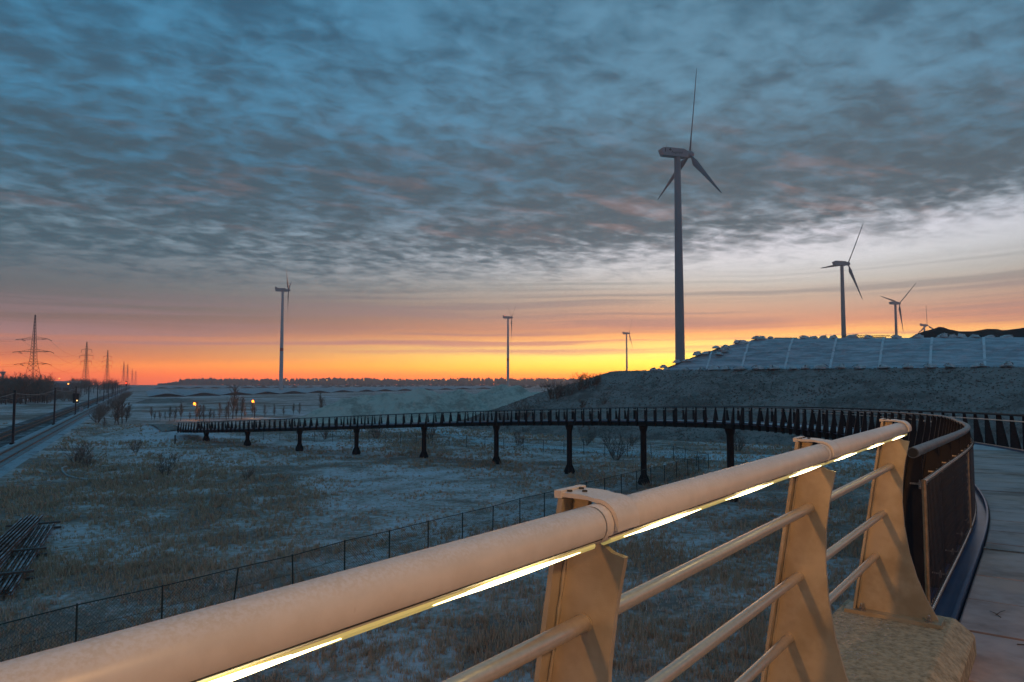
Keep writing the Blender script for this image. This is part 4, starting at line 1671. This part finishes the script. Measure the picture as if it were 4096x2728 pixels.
for i in range(-1, 2):
    for j in range(3):
        for s in (-1, 1):
            if i < 0:
                q = Vector((-281.7 + s * ARM[j][1], 412.0, ARM[j][0]))
                p = Vector((-520 + s * 8, 330.0, ARM[j][0] + 4))
            else:
                a = ARM if i == 0 else ARM2
                p = Vector((PYL[i][0] + s * a[j][1], PYL[i][1], a[j][0]))
                q = Vector((PYL[i + 1][0] + s * ARM2[j][1], PYL[i + 1][1], ARM2[j][0]))
            pts = [p.lerp(q, f / 14) - Z * (7.0 * 4 * (f / 14) * (1 - f / 14)) for f in range(15)]
            tag(MB().tube(pts, 0.045, 3, caps=False).build('power_line', M['lattice']), 'power line from the %s arm %s' % (
                ('top', 'middle', 'bottom')[j] + (' left', ' right')[s > 0],
                ('of the nearest pylon past the left edge', 'of the nearest pylon to the second', 'of the second pylon to the third')[i + 1]), 'power line', 'power lines between the pylons')

# ------------------------------------------------------------------ water tower, shed, far lamps
wtw = empty('water_tower', (-1090, 1500, 0))
tag(wtw, 'tiny far water tower with flaring bowl at the left edge of the horizon', 'water tower')
MB().lathe([(2.2, 0), (1.9, 24), (2.2, 26)], 14).build('shaft', M['wallgrey'], wtw)
MB().lathe([(2.3, 24), (3.2, 27), (6.0, 31.5), (6.0, 32.3), (0.8, 33.0), (0.5, 38)], 18).build('bowl', M['wallgrey'], wtw)

sh = empty('shed', (-382, 600, 0))
tag(sh, 'low white shed with long pale roof edge among the trees beyond the railway', 'shed')
MB().box(-10, 8.8, -6, 6, 0, 8.4).build('wall', M['wallgrey'], sh)
MB().box(-10.2, 9.2, -6.3, 6.3, 8.4, 10.2).build('roof', M['wall'], sh)
MB().box(-9.9, -5.4, -6.2, -6.01, 0.3, 8.38).build('white_panel', M['wall'], sh)
for i, (a0, a1) in enumerate(((-4.2, 0.6), (1.6, 6.4))):
    MB().box(a0, a1, -6.12, -6.0, 0.2, 4.8).build('door', M['lattice'], sh)


def far_lamp(x, y, z, label, grp, r=0.75, mat='sodium_far'):
    o = empty('street_lamp', (x, y, 0))
    tag(o, label, 'street lamp', grp)
    MB().tube([(0, 0, 0), (0, 0, z - 0.3), (0, -0.5, z)], 0.14, 6).build('mast', M['pole'], o)
    lamp_head(MB(), (0, -0.6, z), r).build('lamp', M[mat], o)


us3 = [1300 + x / 2.355 for x in (22, 200, 368, 532, 698, 870, 1027, 1145, 1249, 1357, 1470, 1588, 1710, 1838, 1970, 2095, 2250)]
us3 = [600 + x / 2.944 for x in (1610, 1847, 1945, 1990, 2087)] + us3
for i, u in enumerate(us3):
    Y = 1400.0
    z = 9 + (1530 - (1520 if i else 1521)) / 2800 * Y
    far_lamp((u - 2048) / 2800 * Y, Y, z, ORD[i] + ' tiny lit lamp from the left in the row along the far tree line', 'lamps along the far road', 0.75)
for i, (u, v, Y, lab) in enumerate(((209, 1533, 560, 'left orange lamp of the close pair before the white shed'), (215.5, 1535, 560, 'right orange lamp of the close pair before the white shed'),
                                    (278.5, 1535.5, 560, 'orange lamp right of the white shed'), (106.8, 1537, 420, 'orange lamp glowing among the brown trees at the left edge'),
                                    (241, 1514, 900, 'small orange lamp above the roof of the white shed'))):
    far_lamp((u - 2048) / 2800 * Y, Y, 9 - (v - 1530) / 2800 * Y, lab, 'lamps beyond the railway', 0.55 if i < 4 else 0.6)

for i, (x, y, z, lab) in enumerate(((-75.0, 166.9, 4.10, 'bright orange street lamp beside the bare saplings, left of the pair'), (-64.1, 174.9, 4.48, 'orange street lamp above the far road, right of the pair'))):
    o = empty('street_lamp', (x, y, 0))
    tag(o, lab, 'street lamp')
    MB().tube([(0, 0, 0), (0, 0, z - 0.1), (-0.25, -0.1, z + 0.05)], [0.09, 0.05, 0.04], 8).build('mast', M['pole'], o)
    MB().obox((-0.35, -0.12, z + 0.08), (0.35, 0.1, 0.05), (0, 0.16, 0), (0, 0, 0.07)).build('hood', M['pole'], o)
    lamp_head(MB(), (-0.35, -0.20, z - 0.14), 0.30).build('lamp', M['sodium'], o)
    ld = bpy.data.lights.new('lamp_light', 'POINT')
    ld.energy = 420 if i == 0 else 650
    ld.color = (1.0, 0.45, 0.10)
    ld.shadow_soft_size = 0.3
    lo = bpy.data.objects.new('lamp_light', ld)
    COL.objects.link(lo)
    lo.parent = o
    lo.location = (-0.35, -0.2, z - 0.35)

# street lamp behind the viewer whose warm light falls on the railing
lp = rp(-25.0, -2.1, 0)
LZ = EYE + 3.7
o = empty('street_lamp', (lp.x, lp.y, 0))
tag(o, 'tall warm street lamp standing behind the viewer beside the bridge', 'street lamp')
MB().tube([(0, 0, 0), (0, 0, LZ - 0.1), (0.5, 0.6, LZ + 0.25)], [0.12, 0.07, 0.05], 10).build('mast', M['pole'], o)
MB().obox((0.7, 0.85, LZ + 0.28), (0.3, 0.36, 0.02), (0.12, -0.1, 0), (0, 0, 0.06)).build('hood', M['pole'], o)
MB().obox((0.7, 0.85, LZ + 0.20), (0.26, 0.31, 0.0), (0.10, -0.08, 0), (0, 0, 0.03)).build('lamp', M['sodium_far'], o)
ld = bpy.data.lights.new('lamp_light', 'SPOT')
ld.energy = 4800
ld.color = (1.0, 0.45, 0.12)
ld.shadow_soft_size = 0.28
ld.spot_size = R(100)
ld.spot_blend = 0.6
lo = bpy.data.objects.new('lamp_light', ld)
COL.objects.link(lo)
lo.parent = o
lo.location = (0.75, 0.95, LZ + 0.1)
lo.rotation_euler = (Vector((r_.x, r_.y, -0.2))).to_track_quat('-Z', 'Y').to_euler()

# low lamp column on the far side of the viewer's bridge: warms the deck side of the rail and the plinth
lq = rp(-4.6, 4.25, 0)
L2 = EYE + 2.4
o = empty('deck_lamp', (lq.x, lq.y, DZ))
tag(o, 'tall slim warm lamp column on the right side of the bridge deck, behind the viewer', 'lamp column')
MB().tube([(0, 0, 0), (0, 0, L2 - DZ - 0.25)], [0.06, 0.05], 10).build('column', M['pole'], o)
MB().lathe([(0.07, 0.0), (0.11, 0.03), (0.11, 0.05)], 12, (0, 0, L2 - DZ + 0.12)).build('cap', M['pole'], o)
MB().lathe([(0.05, -0.25), (0.07, -0.2), (0.07, 0.11), (0.05, 0.12)], 12, (0, 0, L2 - DZ)).build('lamp', M['sodium_far'], o)
ld = bpy.data.lights.new('lamp_light', 'POINT')
ld.energy = 380
ld.color = (1.0, 0.55, 0.22)
ld.shadow_soft_size = 0.12
lo = bpy.data.objects.new('lamp_light', ld)
COL.objects.link(lo)
lo.parent = o
lo.location = (-0.10, 0.12, L2 - DZ)

# ------------------------------------------------------------------ chain-link fence
def fence(name, pts, spacing, label, leaning=()):
    root = empty(name, (pts[0][0], pts[0][1], 0))
    tag(root, label, 'fence')
    inv = Matrix.Translation(-Vector((pts[0][0], pts[0][1], 0)))
    P2 = [Vector((p[0], p[1], 0)) for p in pts]
    seg = [(b - a).length for a, b in zip(P2[:-1], P2[1:])]
    tot = sum(seg)
    def at(s):
        for a, b, L in zip(P2[:-1], P2[1:], seg):
            if s <= L + 1e-6:
                return a.lerp(b, max(0, s) / L)
            s -= L
        return P2[-1].copy()
    pmh = MB().tube([(0, 0, -0.3), (0, 0, 1.64)], 0.034, 6)
    pme = pmh.mesh('post')
    pme.materials.append(M['fence'])
    n = int(round(tot / spacing))
    tops = []
    fr = random.Random(2)
    for i in range(n + 1):
        q = at(tot * i / n)
        z = gz(q.x, q.y)
        o = obj('post', pme, None, None, (q.x, q.y, z))
        o.rotation_euler = (fr.gauss(0, 0.012), fr.gauss(0, 0.012) + (0.10 if i in leaning else 0), 0)
        o.parent = root
        o.matrix_parent_inverse = inv
        tops.append(Vector((q.x, q.y, z)))
    for h, r in ((1.6, 0.020), (0.82, 0.007), (0.08, 0.007)):
        t = MB().tube([q + Z * h for q in tops], r, 5, caps=False).build('top_rail' if h > 1 else 'tension_wire', M['fence'])
        t.parent = root
        t.matrix_parent_inverse = inv
    w = MB()
    s = -1.5
    while s < tot:
        for sg_ in (1, -1):
            a, b = (s, s + 1.5) if sg_ > 0 else (s + 1.5, s)
            if a < 0 or b < 0 or a > tot or b > tot:
                continue
            p, q = at(a), at(b)
            w.tube([p + Z * (gz(p.x, p.y) + 0.08), q + Z * (gz(q.x, q.y) + 1.58)], 0.0042, 3, caps=False)
        s += 0.13
    wo_ = w.build('wire_netting', M['fence'])
    wo_['kind'] = 'stuff'
    wo_.parent = root
    wo_.matrix_parent_inverse = inv


fence('chain_link_fence', [(-21.0, 14.2), (20.35, 73.14)], 2.85, 'dark green chain-link fence running straight across the near field behind the handrail', leaning=(6,))
fence('chain_link_fence', [(20.35, 73.14), (18.7, 82.3), (11.66, 86.5), (6.77, 90.2), (-8.04, 98.52), (-20.45, 106.3), (-32.5, 108.6), (-44.7, 112.0)], 3.0,
      'dark green chain-link fence along the road behind the footbridge piers', leaning=(1, 2))

# ------------------------------------------------------------------ stack of old rails at the left
sr = random.Random(8)
dirr = (Vector((-20.62, 29.69, 0)) - Vector((-28.37, 44.17, 0))).normalized()
prp = Vector((-dirr.y, dirr.x, 0))
if prp.x < 0:
    prp = -prp
for i in range(6):
    q = Vector((-28.3, 43.9, 0)) - prp * (0.26 * i) + dirr * sr.uniform(-0.5, 0.5)
    z = 0.24
    mb = rail_bar(Vector((0, 0, 0)), dirr * (16.2 + sr.uniform(-0.5, 0.5)) + prp * sr.uniform(-0.15, 0.15), 0, M['rust'], 0.17)
    tag(mb.build('steel_rail', M['rust'], None, None, (q.x, q.y, z)), ORD[i] + ' rusty rail from the right in the lower bundle at the left edge', 'rail', 'old rails stacked in the field')
for i in range(6):
    q = Vector((-29.75, 45.0, 0)) - prp * (0.2 * i) + dirr * sr.uniform(-0.3, 0.8)
    mb = rail_bar(Vector((0, 0, 0)), dirr * 15.5 - prp * 0.6, 0, M['rust'], 0.17)
    tag(mb.build('steel_rail', M['rust'], None, None, (q.x, q.y, 0.50)), ORD[i] + ' frosted rail from the right in the upper bundle at the left edge', 'rail', 'old rails stacked in the field')
for i, f in enumerate((0.5, 8.2, 13.2)):
    q = Vector((-28.3, 43.9, 0)) + dirr * f
    for zz, e0, e1 in ((0.14, 0.4, -3.2), (0.45, 0.35, -2.4)):
        a, b = q + prp * e0 + Z * zz, q + prp * e1 + Z * zz
        mb = MB().obox((a + b) / 2, (b - a) / 2, dirr * 0.09, Z * 0.05)
        tag(mb.build('timber_bearer', M['timber']), ('lower' if zz < 0.3 else 'upper') + ' timber bearer under the rusty rails, ' + ORD[i] + ' from the far end', 'timber', 'bearers of the rail stack')

# bent pale pipe lying in the grass, marker stub
hp = catmull([(-46, 74, .1), (-45.4, 72.0, 0.35), (-44.6, 70.0, 0.35), (-42.5, 67.4, 0.15), (-40.2, 65.6, 0.12), (-38.0, 64.9, 0.12), (-36, 64.8, .1)], 6)
tag(MB().tube([(p[0], p[1], p[2] + gz(p[0], p[1])) for p in hp], 0.09, 8).build('bent_pipe', M['hose'], smooth=60), 'pale bent pipe lying in an arc on the frosty grass', 'pipe')
mk = empty('marker_post', (-49.2, 102.9, gz(-49.2, 102.9)))
tag(mk, 'short dark marker post standing alone near the foot of the footbridge', 'marker post')
MB().prism([(-0.09, -0.2), (0.09, -0.2), (0.09, 1.25), (0.0, 1.36), (-0.09, 1.25)], (0, 0, 0), (1, 0, 0), (0, 0, 1), (0, 0.07, 0)).build('post', M['timber'], mk)

# ------------------------------------------------------------------ bare trees and shrubs
def grow(rg, kind):
    """returns trunk and crown builders of a leafless plant, about 1 unit tall"""
    tr, cr = MB(), MB()

    def twig(p, d, L, r, depth):
        n = 3
        pts = [p]
        q, v = p.copy(), d.copy()
        for i in range(n):
            sg_ = 0.16 if depth else 0.035
            v = (v + Vector((rg.gauss(0, sg_), rg.gauss(0, sg_), rg.gauss(0.06, 0.10)))).normalized()
            q = q + v * (L / n)
            pts.append(q.copy())
        if depth == 0:
            tr.tube(pts, [r, r * 0.8, r * 0.55, r * 0.35], 5)
        else:
            cr.tube(pts, [r, r * 0.85, r * 0.6, r * 0.25], 3, caps=False)
        return pts

    if kind == 'sapling':
        top = twig(Vector((0, 0, -0.03)), Vector((rg.gauss(0, .02), rg.gauss(0, .02), 1)), 0.98, 0.011, 0)
        for i in range(34):
            f = rg.uniform(0.12, 0.9)
            p = top[0].lerp(top[-1], f)
            a = rg.uniform(0, 6.28)
            d = Vector((math.cos(a) * 0.34, math.sin(a) * 0.34, 1)).normalized()
            L = 0.34 * (1.05 - f) + 0.08
            b = twig(p, d, L, 0.0062, 1)
            for k in range(3):
                p2 = b[rg.randrange(1, 3)]
                a2 = rg.uniform(0, 6.28)
                twig(p2, Vector((math.cos(a2) * 0.5, math.sin(a2) * 0.5, 1)).normalized(), L * 0.5, 0.0045, 1)
    elif kind == 'tree':
        top = twig(Vector((0, 0, -0.03)), Vector((rg.gauss(0, .05), rg.gauss(0, .05), 1)), 0.62, 0.022, 0)
        for i in range(15):
            f = rg.uniform(0.35, 1.0)
            p = top[0].lerp(top[-1], f)
            a = rg.uniform(0, 6.28)
            d = Vector((math.cos(a), math.sin(a), rg.uniform(0.4, 1.3))).normalized()
            L = rg.uniform(0.26, 0.42)
            b = twig(p, d, L, 0.010, 1)
            for k in range(7):
                p2 = b[rg.randrange(1, 4)]
                a2 = rg.uniform(0, 6.28)
                d2 = (d + Vector((math.cos(a2), math.sin(a2), rg.uniform(-0.1, 0.8)))).normalized()
                c = twig(p2, d2, L * 0.55, 0.006, 1)
                for m_ in range(3):
                    a3 = rg.uniform(0, 6.28)
                    twig(c[rg.randrange(1, 4)], (d2 + Vector((math.cos(a3), math.sin(a3), rg.uniform(-0.2, 0.7)))).normalized(), L * 0.32, 0.0045, 1)
    else:
        for i in range(13):
            a = rg.uniform(0, 6.28)
            s = rg.uniform(0.1, 0.85)
            d = Vector((math.cos(a) * s, math.sin(a) * s, 1)).normalized()
            b = twig(Vector((math.cos(a) * 0.06, math.sin(a) * 0.06, -0.04)), d, rg.uniform(0.6, 1.0), 0.016, 1 if i else 0)
            for k in range(6):
                p2 = b[rg.randrange(1, 4)]
                a2 = rg.uniform(0, 6.28)
                d2 = (d + Vector((math.cos(a2), math.sin(a2), rg.uniform(-0.2, 0.5))) * 0.8).normalized()
                c = twig(p2, d2, rg.uniform(0.22, 0.4), 0.009, 1)
                for m_ in range(3):
                    a3 = rg.uniform(0, 6.28)
                    twig(c[rg.randrange(1, 4)], (d2 + Vector((math.cos(a3), math.sin(a3), rg.uniform(-0.2, 0.5)))).normalized(), rg.uniform(0.12, 0.24), 0.0065, 1)
    return tr, cr


PLANT = {}
for kind, cnt in (('sapling', 4), ('tree', 4), ('shrub', 4)):
    for i in range(cnt):
        tr_, cr_ = grow(random.Random(100 * len(kind) + i), kind)
        tm, cm = tr_.mesh('trunk'), cr_.mesh('crown')
        tm.materials.append(M['bark'])
        cm.materials.append(M['twig'])
        PLANT[(kind, i)] = (tm, cm)
cfrost = {}
for i in range(4):
    cm = PLANT[('shrub', i)][1].copy()
    cm.materials.clear()
    cm.materials.append(M['twig_frost'])
    cfrost[i] = cm
prg = random.Random(21)


def plant(kind, x, y, h, label, cat, grp=None, w=1.0, z=None, frosty=False, name=None):
    i = prg.randrange(4)
    tm, cm = PLANT[(kind, i)]
    if frosty:
        cm = cfrost[i]
    o = empty(name or {'sapling': 'bare_sapling', 'tree': 'bare_tree', 'shrub': 'bare_shrub'}[kind], (x, y, gz(x, y) if z is None else z), prg.uniform(0, 6.28))
    o.scale = (h * w, h * w, h)
    obj('trunk' if kind != 'shrub' else 'stem', tm, None, o)
    obj('crown' if kind != 'shrub' else 'branches', cm, None, o)
    tag(o, label, cat, grp)
    return o


# row of upright saplings beyond the ramp
sap = [(40, 3.3), (70, 2.2), (140, 2.6), (200, 2.2), (250, 3.9), (310, 3.6), (380, 4.6), (490, 2.4), (575, 4.4), (600, 4.0), (650, 4.2), (720, 3.4), (770, 2.6), (830, 4.2),
       (915, 3.6), (940, 4.4), (990, 8.6), (1030, 4.4), (1095, 5.8), (1130, 2.8), (1215, 4.0), (1250, 3.2), (1365, 3.0), (1475, 3.0), (1585, 2.4), (1700, 3.0), (1770, 3.0), (2035, 5.6)]
for i, (x, h) in enumerate(sap):
    u = 600 + x / 2.944
    v = 1682 - max(0, x - 700) * 0.022 + prg.uniform(-4, 3)
    Y = 25200 / (v - 1530)
    plant('sapling', (u - 2048) / 2800 * Y, Y, h * Y / 170.0, ORD[i] + ' bare upright sapling from the left in the row beyond the footbridge', 'sapling', 'row of bare saplings', 1.35)
for i, (u, v, h) in enumerate(((468, 1694, 4.0), (482, 1698, 5.2), (497, 1694, 5.6), (512, 1690, 4.8), (404, 1676, 3.2), (424, 1712, 2.2))):
    Y = 25200 / (v - 1530)
    plant('sapling', (u - 2048) / 2800 * Y, Y, h, ORD[i] + ' stem from the left in the brown thicket between railway and footbridge' if i < 4 else
          ('thin sapling just left of the brown thicket by the railway' if i == 4 else 'small sapling in front of the brown thicket'), 'sapling', 'thicket by the railway', 1.9)

# shrubs lining the right side of the railway
for i in range(26):
    l = 178 + i * 13.5
    w = -8.3 + prg.uniform(-1.0, 1.0)
    q = rw(l, w)
    plant('shrub', q.x, q.y, prg.uniform(2.2, 3.4), ORD[i] + ' brown shrub from the near end of the hedge along the railway', 'shrub', 'brown hedge along the railway', 1.15)

# wood on the left beyond the railway
k = 0
for i in range(46):
    u = prg.uniform(-30, 195)
    Y = prg.uniform(285, 360)
    plant('tree', (u - 2048) / 2800 * Y, Y, prg.uniform(9.0, 12.6), 'bare brown tree in the dense wood at the left edge beyond the railway', 'tree', 'dense wood at the left edge', prg.uniform(0.95, 1.2))
for i in range(40):
    u = prg.uniform(-20, 330)
    Y = prg.uniform(300, 420)
    plant('shrub', (u - 2048) / 2800 * Y, Y, prg.uniform(2.6, 5.0), 'brown shrub in the undergrowth beyond the railway on the left', 'shrub', 'undergrowth beyond the railway', 1.25)
for i in range(22):
    u = prg.uniform(296, 470)
    Y = prg.uniform(520, 700)
    plant('tree', (u - 2048) / 2800 * Y, Y, prg.uniform(10.0, 14.5) * (1.0 if u < 400 else 0.8), 'hazy bare tree in the grove right of the white shed', 'tree', 'grove right of the white shed', 1.2)

# shrubs on the nose of the embankment
for i, (u, v, Y, h) in enumerate(((2205, 1578, 137, 2.9), (2228, 1572, 136, 3.2), (2250, 1563, 136, 2.4), (2318, 1528, 136, 3.0), (2338, 1516, 136, 2.6), (2368, 1500, 136, 2.6), (2386, 1494, 136, 2.0),
                                  (2280, 1548, 135, 2.2), (2010, 1640, 132, 2.6), (2085, 1632, 132, 3.0), (2110, 1640, 131, 2.2), (2180, 1640, 128, 1.8), (2336, 1556, 128, 1.7), (2410, 1568, 127, 1.3))):
    q = Vector(((u - 2048) / 2800 * Y, Y, 9 - (v - 1530) / 2800 * Y))
    rel = q - EO
    a, b = rel.dot(E1), rel.dot(E2)
    plant('shrub', q.x, q.y, h, ORD[i] + ' brown shrub from the left on the nose of the embankment' if False else
          ('brown shrub on the skyline of the embankment nose, number %s going up' % ORD[i] if i < 8 else ORD[i - 8] + ' dark shrub low on the embankment nose behind the footbridge'),
          'shrub', 'shrubs on the embankment nose', 1.1, z=bank_h(a, b) - 0.05)
# shrubs under and around the ramp
for i, (x, y, h, lab, fr) in enumerate(((12.1, 82.1, 2.9, 'round rimed shrub between the footbridge piers by the road', True), (29.4, 91.5, 2.4, 'dense rimed shrub at the foot of the embankment right of the last pier', True),
                                        (10.6, 101.5, 2.4, 'rimed shrub on the lower embankment above the round shrub', True), (17.0, 100.2, 1.8, 'small rimed shrub on the lower embankment right of a pier', True),
                                        (-24.6, 65.4, 1.1, 'low dark shrub in the open field before the footbridge', False), (-33.8, 68.9, 1.9, 'thin young shrub alone in the frosty field', True),
                                        (-47.5, 77.0, 2.0, 'dark shrub beside the pale bent pipe', False), (-45.0, 75.0, 1.6, 'second dark shrub crowding the pale bent pipe', False),
                                        (-51.0, 84.0, 1.7, 'dark shrub between railway and pale bent pipe', False), (-48.0, 90.0, 1.5, 'small dark shrub left of the footbridge foot', False),
                                        (-13.0, 112.0, 2.6, 'dark shrub behind the fence under the middle of the footbridge', False), (-22.0, 114.0, 2.6, 'dark shrub behind the fence left of the middle pier', False),
                                        (-30.0, 113.0, 2.2, 'dark shrub behind the fence near the lower end of the footbridge', False), (1.0, 100.0, 2.0, 'thin shrub by the road behind the fence', False))):
    rel = Vector((x, y, 0)) - EO
    a, b = rel.dot(E1), rel.dot(E2)
    plant('shrub', x, y, h, lab, 'shrub', 'shrubs around the footbridge', 1.0, z=max(gz(x, y), bank_h(a, b)) - 0.03, frosty=fr)

# ------------------------------------------------------------------ far forest on the horizon
fr_ = random.Random(77)
fv, ff = [], []
CR = [(0.0, 1.0), (0.62, 0.80), (0.98, 0.42), (0.80, 0.12), (0.25, 0.0)]


def blob(x, y, w, h):
    b = len(fv)
    n = 6
    fv.append((x, y, h))
    a0 = fr_.uniform(0, 1)
    for r, z in CR[1:]:
        for j in range(n):
            a = a0 + 2 * math.pi * j / n
            rr_ = r * w * fr_.uniform(0.75, 1.2)
            fv.append((x + rr_ * math.cos(a), y + rr_ * math.sin(a), z * h * fr_.uniform(0.92, 1.06)))
    for j in range(n):
        ff.append((b, b + 1 + j, b + 1 + (j + 1) % n))
    for i in range(3):
        for j in range(n):
            p, q = b + 1 + i * n + j, b + 1 + i * n + (j + 1) % n
            ff.append((p, p + n, q + n, q))


Yf = 2500.0
x = -1250.0
while x < 1500:
    env = min(1.0, max(0.25, (x + 1260) / 90.0))
    for row in range(2):
        hh = (24 + 4.0 * nz(x, 0, 0.004, 5.0, 2) + fr_.uniform(-5.0, 3.5)) * env
        blob(x + fr_.uniform(-7, 7), Yf + row * 22 + fr_.uniform(-6, 6), fr_.uniform(5, 13), hh)
    x += 8.5
x = -2150.0
while x < -1420:
    f = min(1.0, (-1420 - x) / 420.0)
    for row in range(2):
        blob(x, 1900 + row * 20, fr_.uniform(6, 9), 8 + 15 * f + fr_.uniform(-2.5, 2.5))
    x += 9
stuff(MB().add(fv, ff).build('far_forest', M['forest'], smooth=60), 'hazy dark forest along the whole horizon', 'forest')
# scrub before the forest
fv, ff = [], []
for i in range(240):
    Y = fr_.uniform(1200, 2100)
    u = fr_.uniform(900, 2300)
    blob((u - 2048) / 2800 * Y, Y, fr_.uniform(2, 6), fr_.uniform(1.5, 5.0))
stuff(MB().add(fv, ff).build('distant_scrub', M['forest'], smooth=60), 'low hazy scrub on the far plain', 'scrub')

# ------------------------------------------------------------------ grass: tussocks of single blades
def grass_object(name, n, sampler, mat_frost, seed, wmul=1.0):
    rs = np.random.RandomState(seed)
    px_, py_, pz_, hh_, cc_ = sampler(rs, n)
    n = len(px_)
    k = 9
    dist = np.hypot(px_, py_)
    V = np.zeros((n, k, 3, 3))
    ang = rs.uniform(0, 2 * np.pi, (n, k))
    lean = rs.uniform(0.15, 0.85, (n, k))
    rad = rs.uniform(0, 1, (n, k)) * (0.10 + 0.35 * hh_)[:, None]
    bx = px_[:, None] + rad * np.cos(ang * 1.7)
    by = py_[:, None] + rad * np.sin(ang * 1.7)
    h = hh_[:, None] * rs.uniform(0.55, 1.15, (n, k))
    w = (0.007 + 0.00035 * dist)[:, None] * rs.uniform(0.7, 1.3, (n, k)) * wmul
    wx, wy = -np.sin(ang) * w, np.cos(ang) * w
    V[..., 0, 0], V[..., 0, 1], V[..., 0, 2] = bx - wx, by - wy, pz_[:, None] - 0.03
    V[..., 1, 0], V[..., 1, 1], V[..., 1, 2] = bx + wx, by + wy, pz_[:, None] - 0.03
    V[..., 2, 0], V[..., 2, 1], V[..., 2, 2] = bx + np.cos(ang) * h * lean, by + np.sin(ang) * h * lean, pz_[:, None] + h
    nv = n * k * 3
    me = bpy.data.meshes.new(name)
    me.vertices.add(nv)
    me.vertices.foreach_set('co', V.reshape(-1))
    me.loops.add(nv)
    me.loops.foreach_set('vertex_index', np.arange(nv, dtype=np.int32))
    me.polygons.add(n * k)
    me.polygons.foreach_set('loop_start', np.arange(0, nv, 3, dtype=np.int32))
    me.polygons.foreach_set('loop_total', np.full(n * k, 3, dtype=np.int32))
    at = me.attributes.new('tint', 'FLOAT', 'POINT')
    tint = np.repeat(np.clip(cc_[:, None] + rs.normal(0, 0.12, (n, k)), 0, 1), 3, axis=1).reshape(-1)
    at.data.foreach_set('value', tint.astype(np.float32))
    me.update()
    me.materials.append(mat_frost)
    return stuff(obj(name, me, None))


def grass_mat(name, c_br, c_dk, c_fr):
    m = bpy.data.materials.new(name)
    m.use_nodes = True
    t = m.node_tree
    t.nodes.clear()
    N = NT(t)
    p = t.nodes.new('ShaderNodeBsdfPrincipled')
    out = t.nodes.new('ShaderNodeOutputMaterial')
    t.links.new(p.outputs[0], out.inputs[0])
    a = t.nodes.new('ShaderNodeAttribute')
    a.attribute_name = 'tint'
    N.put(p.inputs['Base Color'], N.ramp(a.outputs['Fac'], [(0.0, (*c_dk, 1)), (0.4, (*c_br, 1)), (0.62, (*c_br, 1)), (1.0, (*c_fr, 1))]))
    p.inputs['Roughness'].default_value = 0.95
    p.inputs['Specular IOR Level'].default_value = 0.1
    return m


M['grass'] = grass_mat('winter_grass', (0.60, 0.39, 0.26), (0.36, 0.24, 0.175), (0.76, 0.66, 0.67))


def field_sampler(rs, n):
    Y = np.exp(rs.uniform(np.log(13.0), np.log(150.0), n))
    X = rs.uniform(-0.78, 0.62, n) * Y
    keep = []
    z, h, c = [], [], []
    for x, y in zip(X, Y):
        w = x * RN.x + y * RN.y
        rel = Vector((x - EO.x, y - EO.y, 0))
        a, b = rel.dot(E1), rel.dot(E2)
        if -25 < w < -10.5 or bank_h(a, b) > 0.0:
            keep.append(False)
            continue
        t1 = nz(x, y, 0.045, 31.0, 3)
        t2 = nz(x, y, 0.22, 37.0, 3)
        d = 0.5 + 0.75 * t1 + 0.55 * t2
        if rs.rand() > 0.28 + 0.9 * max(0, d):
            keep.append(False)
            continue
        # the pale road stays bare
        keep.append(True)
        z.append(gz(x, y))
        h.append((0.10 + 0.34 * max(0.0, d) * rs.uniform(0.5, 1.3)))
        c.append(0.74 - 0.42 * d + 0.25 * nz(x, y, 0.12, 41.0, 2))
    kp = np.array(keep)
    return X[kp], Y[kp], np.array(z), np.array(h), np.clip(np.array(c), 0, 1)


grass_object('field_grass', 60000, field_sampler, M['grass'], 4)['label'] = 'brown and frosted winter grass over the field'


def slope_sampler(rs, n):
    A_ = rs.uniform(-46, 78, n)
    B_ = rs.uniform(-27, 1.0, n)
    X, Y, z, h, c = [], [], [], [], []
    for a, b in zip(A_, B_):
        hh = bank_h(a, b)
        if hh < 0.1:
            continue
        q = ew(a, b)
        X.append(q.x)
        Y.append(q.y)
        z.append(hh)
        t = nz(q.x, q.y, 0.2, 51.0, 3)
        h.append(0.08 + 0.13 * max(0, 0.5 + t))
        c.append(0.55 - 0.35 * t)
    return np.array(X), np.array(Y), np.array(z), np.array(h), np.clip(np.array(c), 0, 1)


M['slopegrass'] = grass_mat('slope_grass', (0.26, 0.205, 0.175), (0.20, 0.155, 0.135), (0.35, 0.285, 0.255))
grass_object('slope_grass', 12000, slope_sampler, M['slopegrass'], 9)['label'] = 'short dull grass on the embankment slope'

# twigs and litter on the near deck
for (sd, od, L, aa_, lab) in ((-0.1, 0.55, 0.34, 0.3, 'longest dry twig lying on the deck by the concrete plinth'), (0.55, 0.42, 0.14, 1.2, 'short dry twig on the deck, nearer the kerb of a crossed pair'),
                              (0.5, 0.45, 0.12, 2.2, 'short dry twig on the deck, farther from the kerb of a crossed pair')):
    p, t, n = cin(sd)
    q = p + n * od - Z * (RAIL_H - 0.008)
    d = t * math.sin(aa_) + n * math.cos(aa_)
    tag(MB().tube([q, q + d * L * 0.5 + Z * 0.01, q + d * L + t * 0.03], [0.004, 0.003, 0.0015], 4).build('fallen_twig', M['bark']), lab, 'twig')

# ------------------------------------------------------------------ haze
hz = MB().box(-2960, 2960, -2960, 2960, -1.6, 172.0).build('haze', None)
hz['kind'] = 'stuff'
hm = bpy.data.materials.new('thin_haze')
hm.use_nodes = True
t = hm.node_tree
t.nodes.clear()
pv = t.nodes.new('ShaderNodeVolumePrincipled')
pv.inputs['Color'].default_value = (0.97, 0.86, 0.87, 1)
pv.inputs['Density'].default_value = HAZE
pv.inputs['Anisotropy'].default_value = 0.5
ot = t.nodes.new('ShaderNodeOutputMaterial')
t.links.new(pv.outputs[0], ot.inputs['Volume'])
hz.data.materials.append(hm)
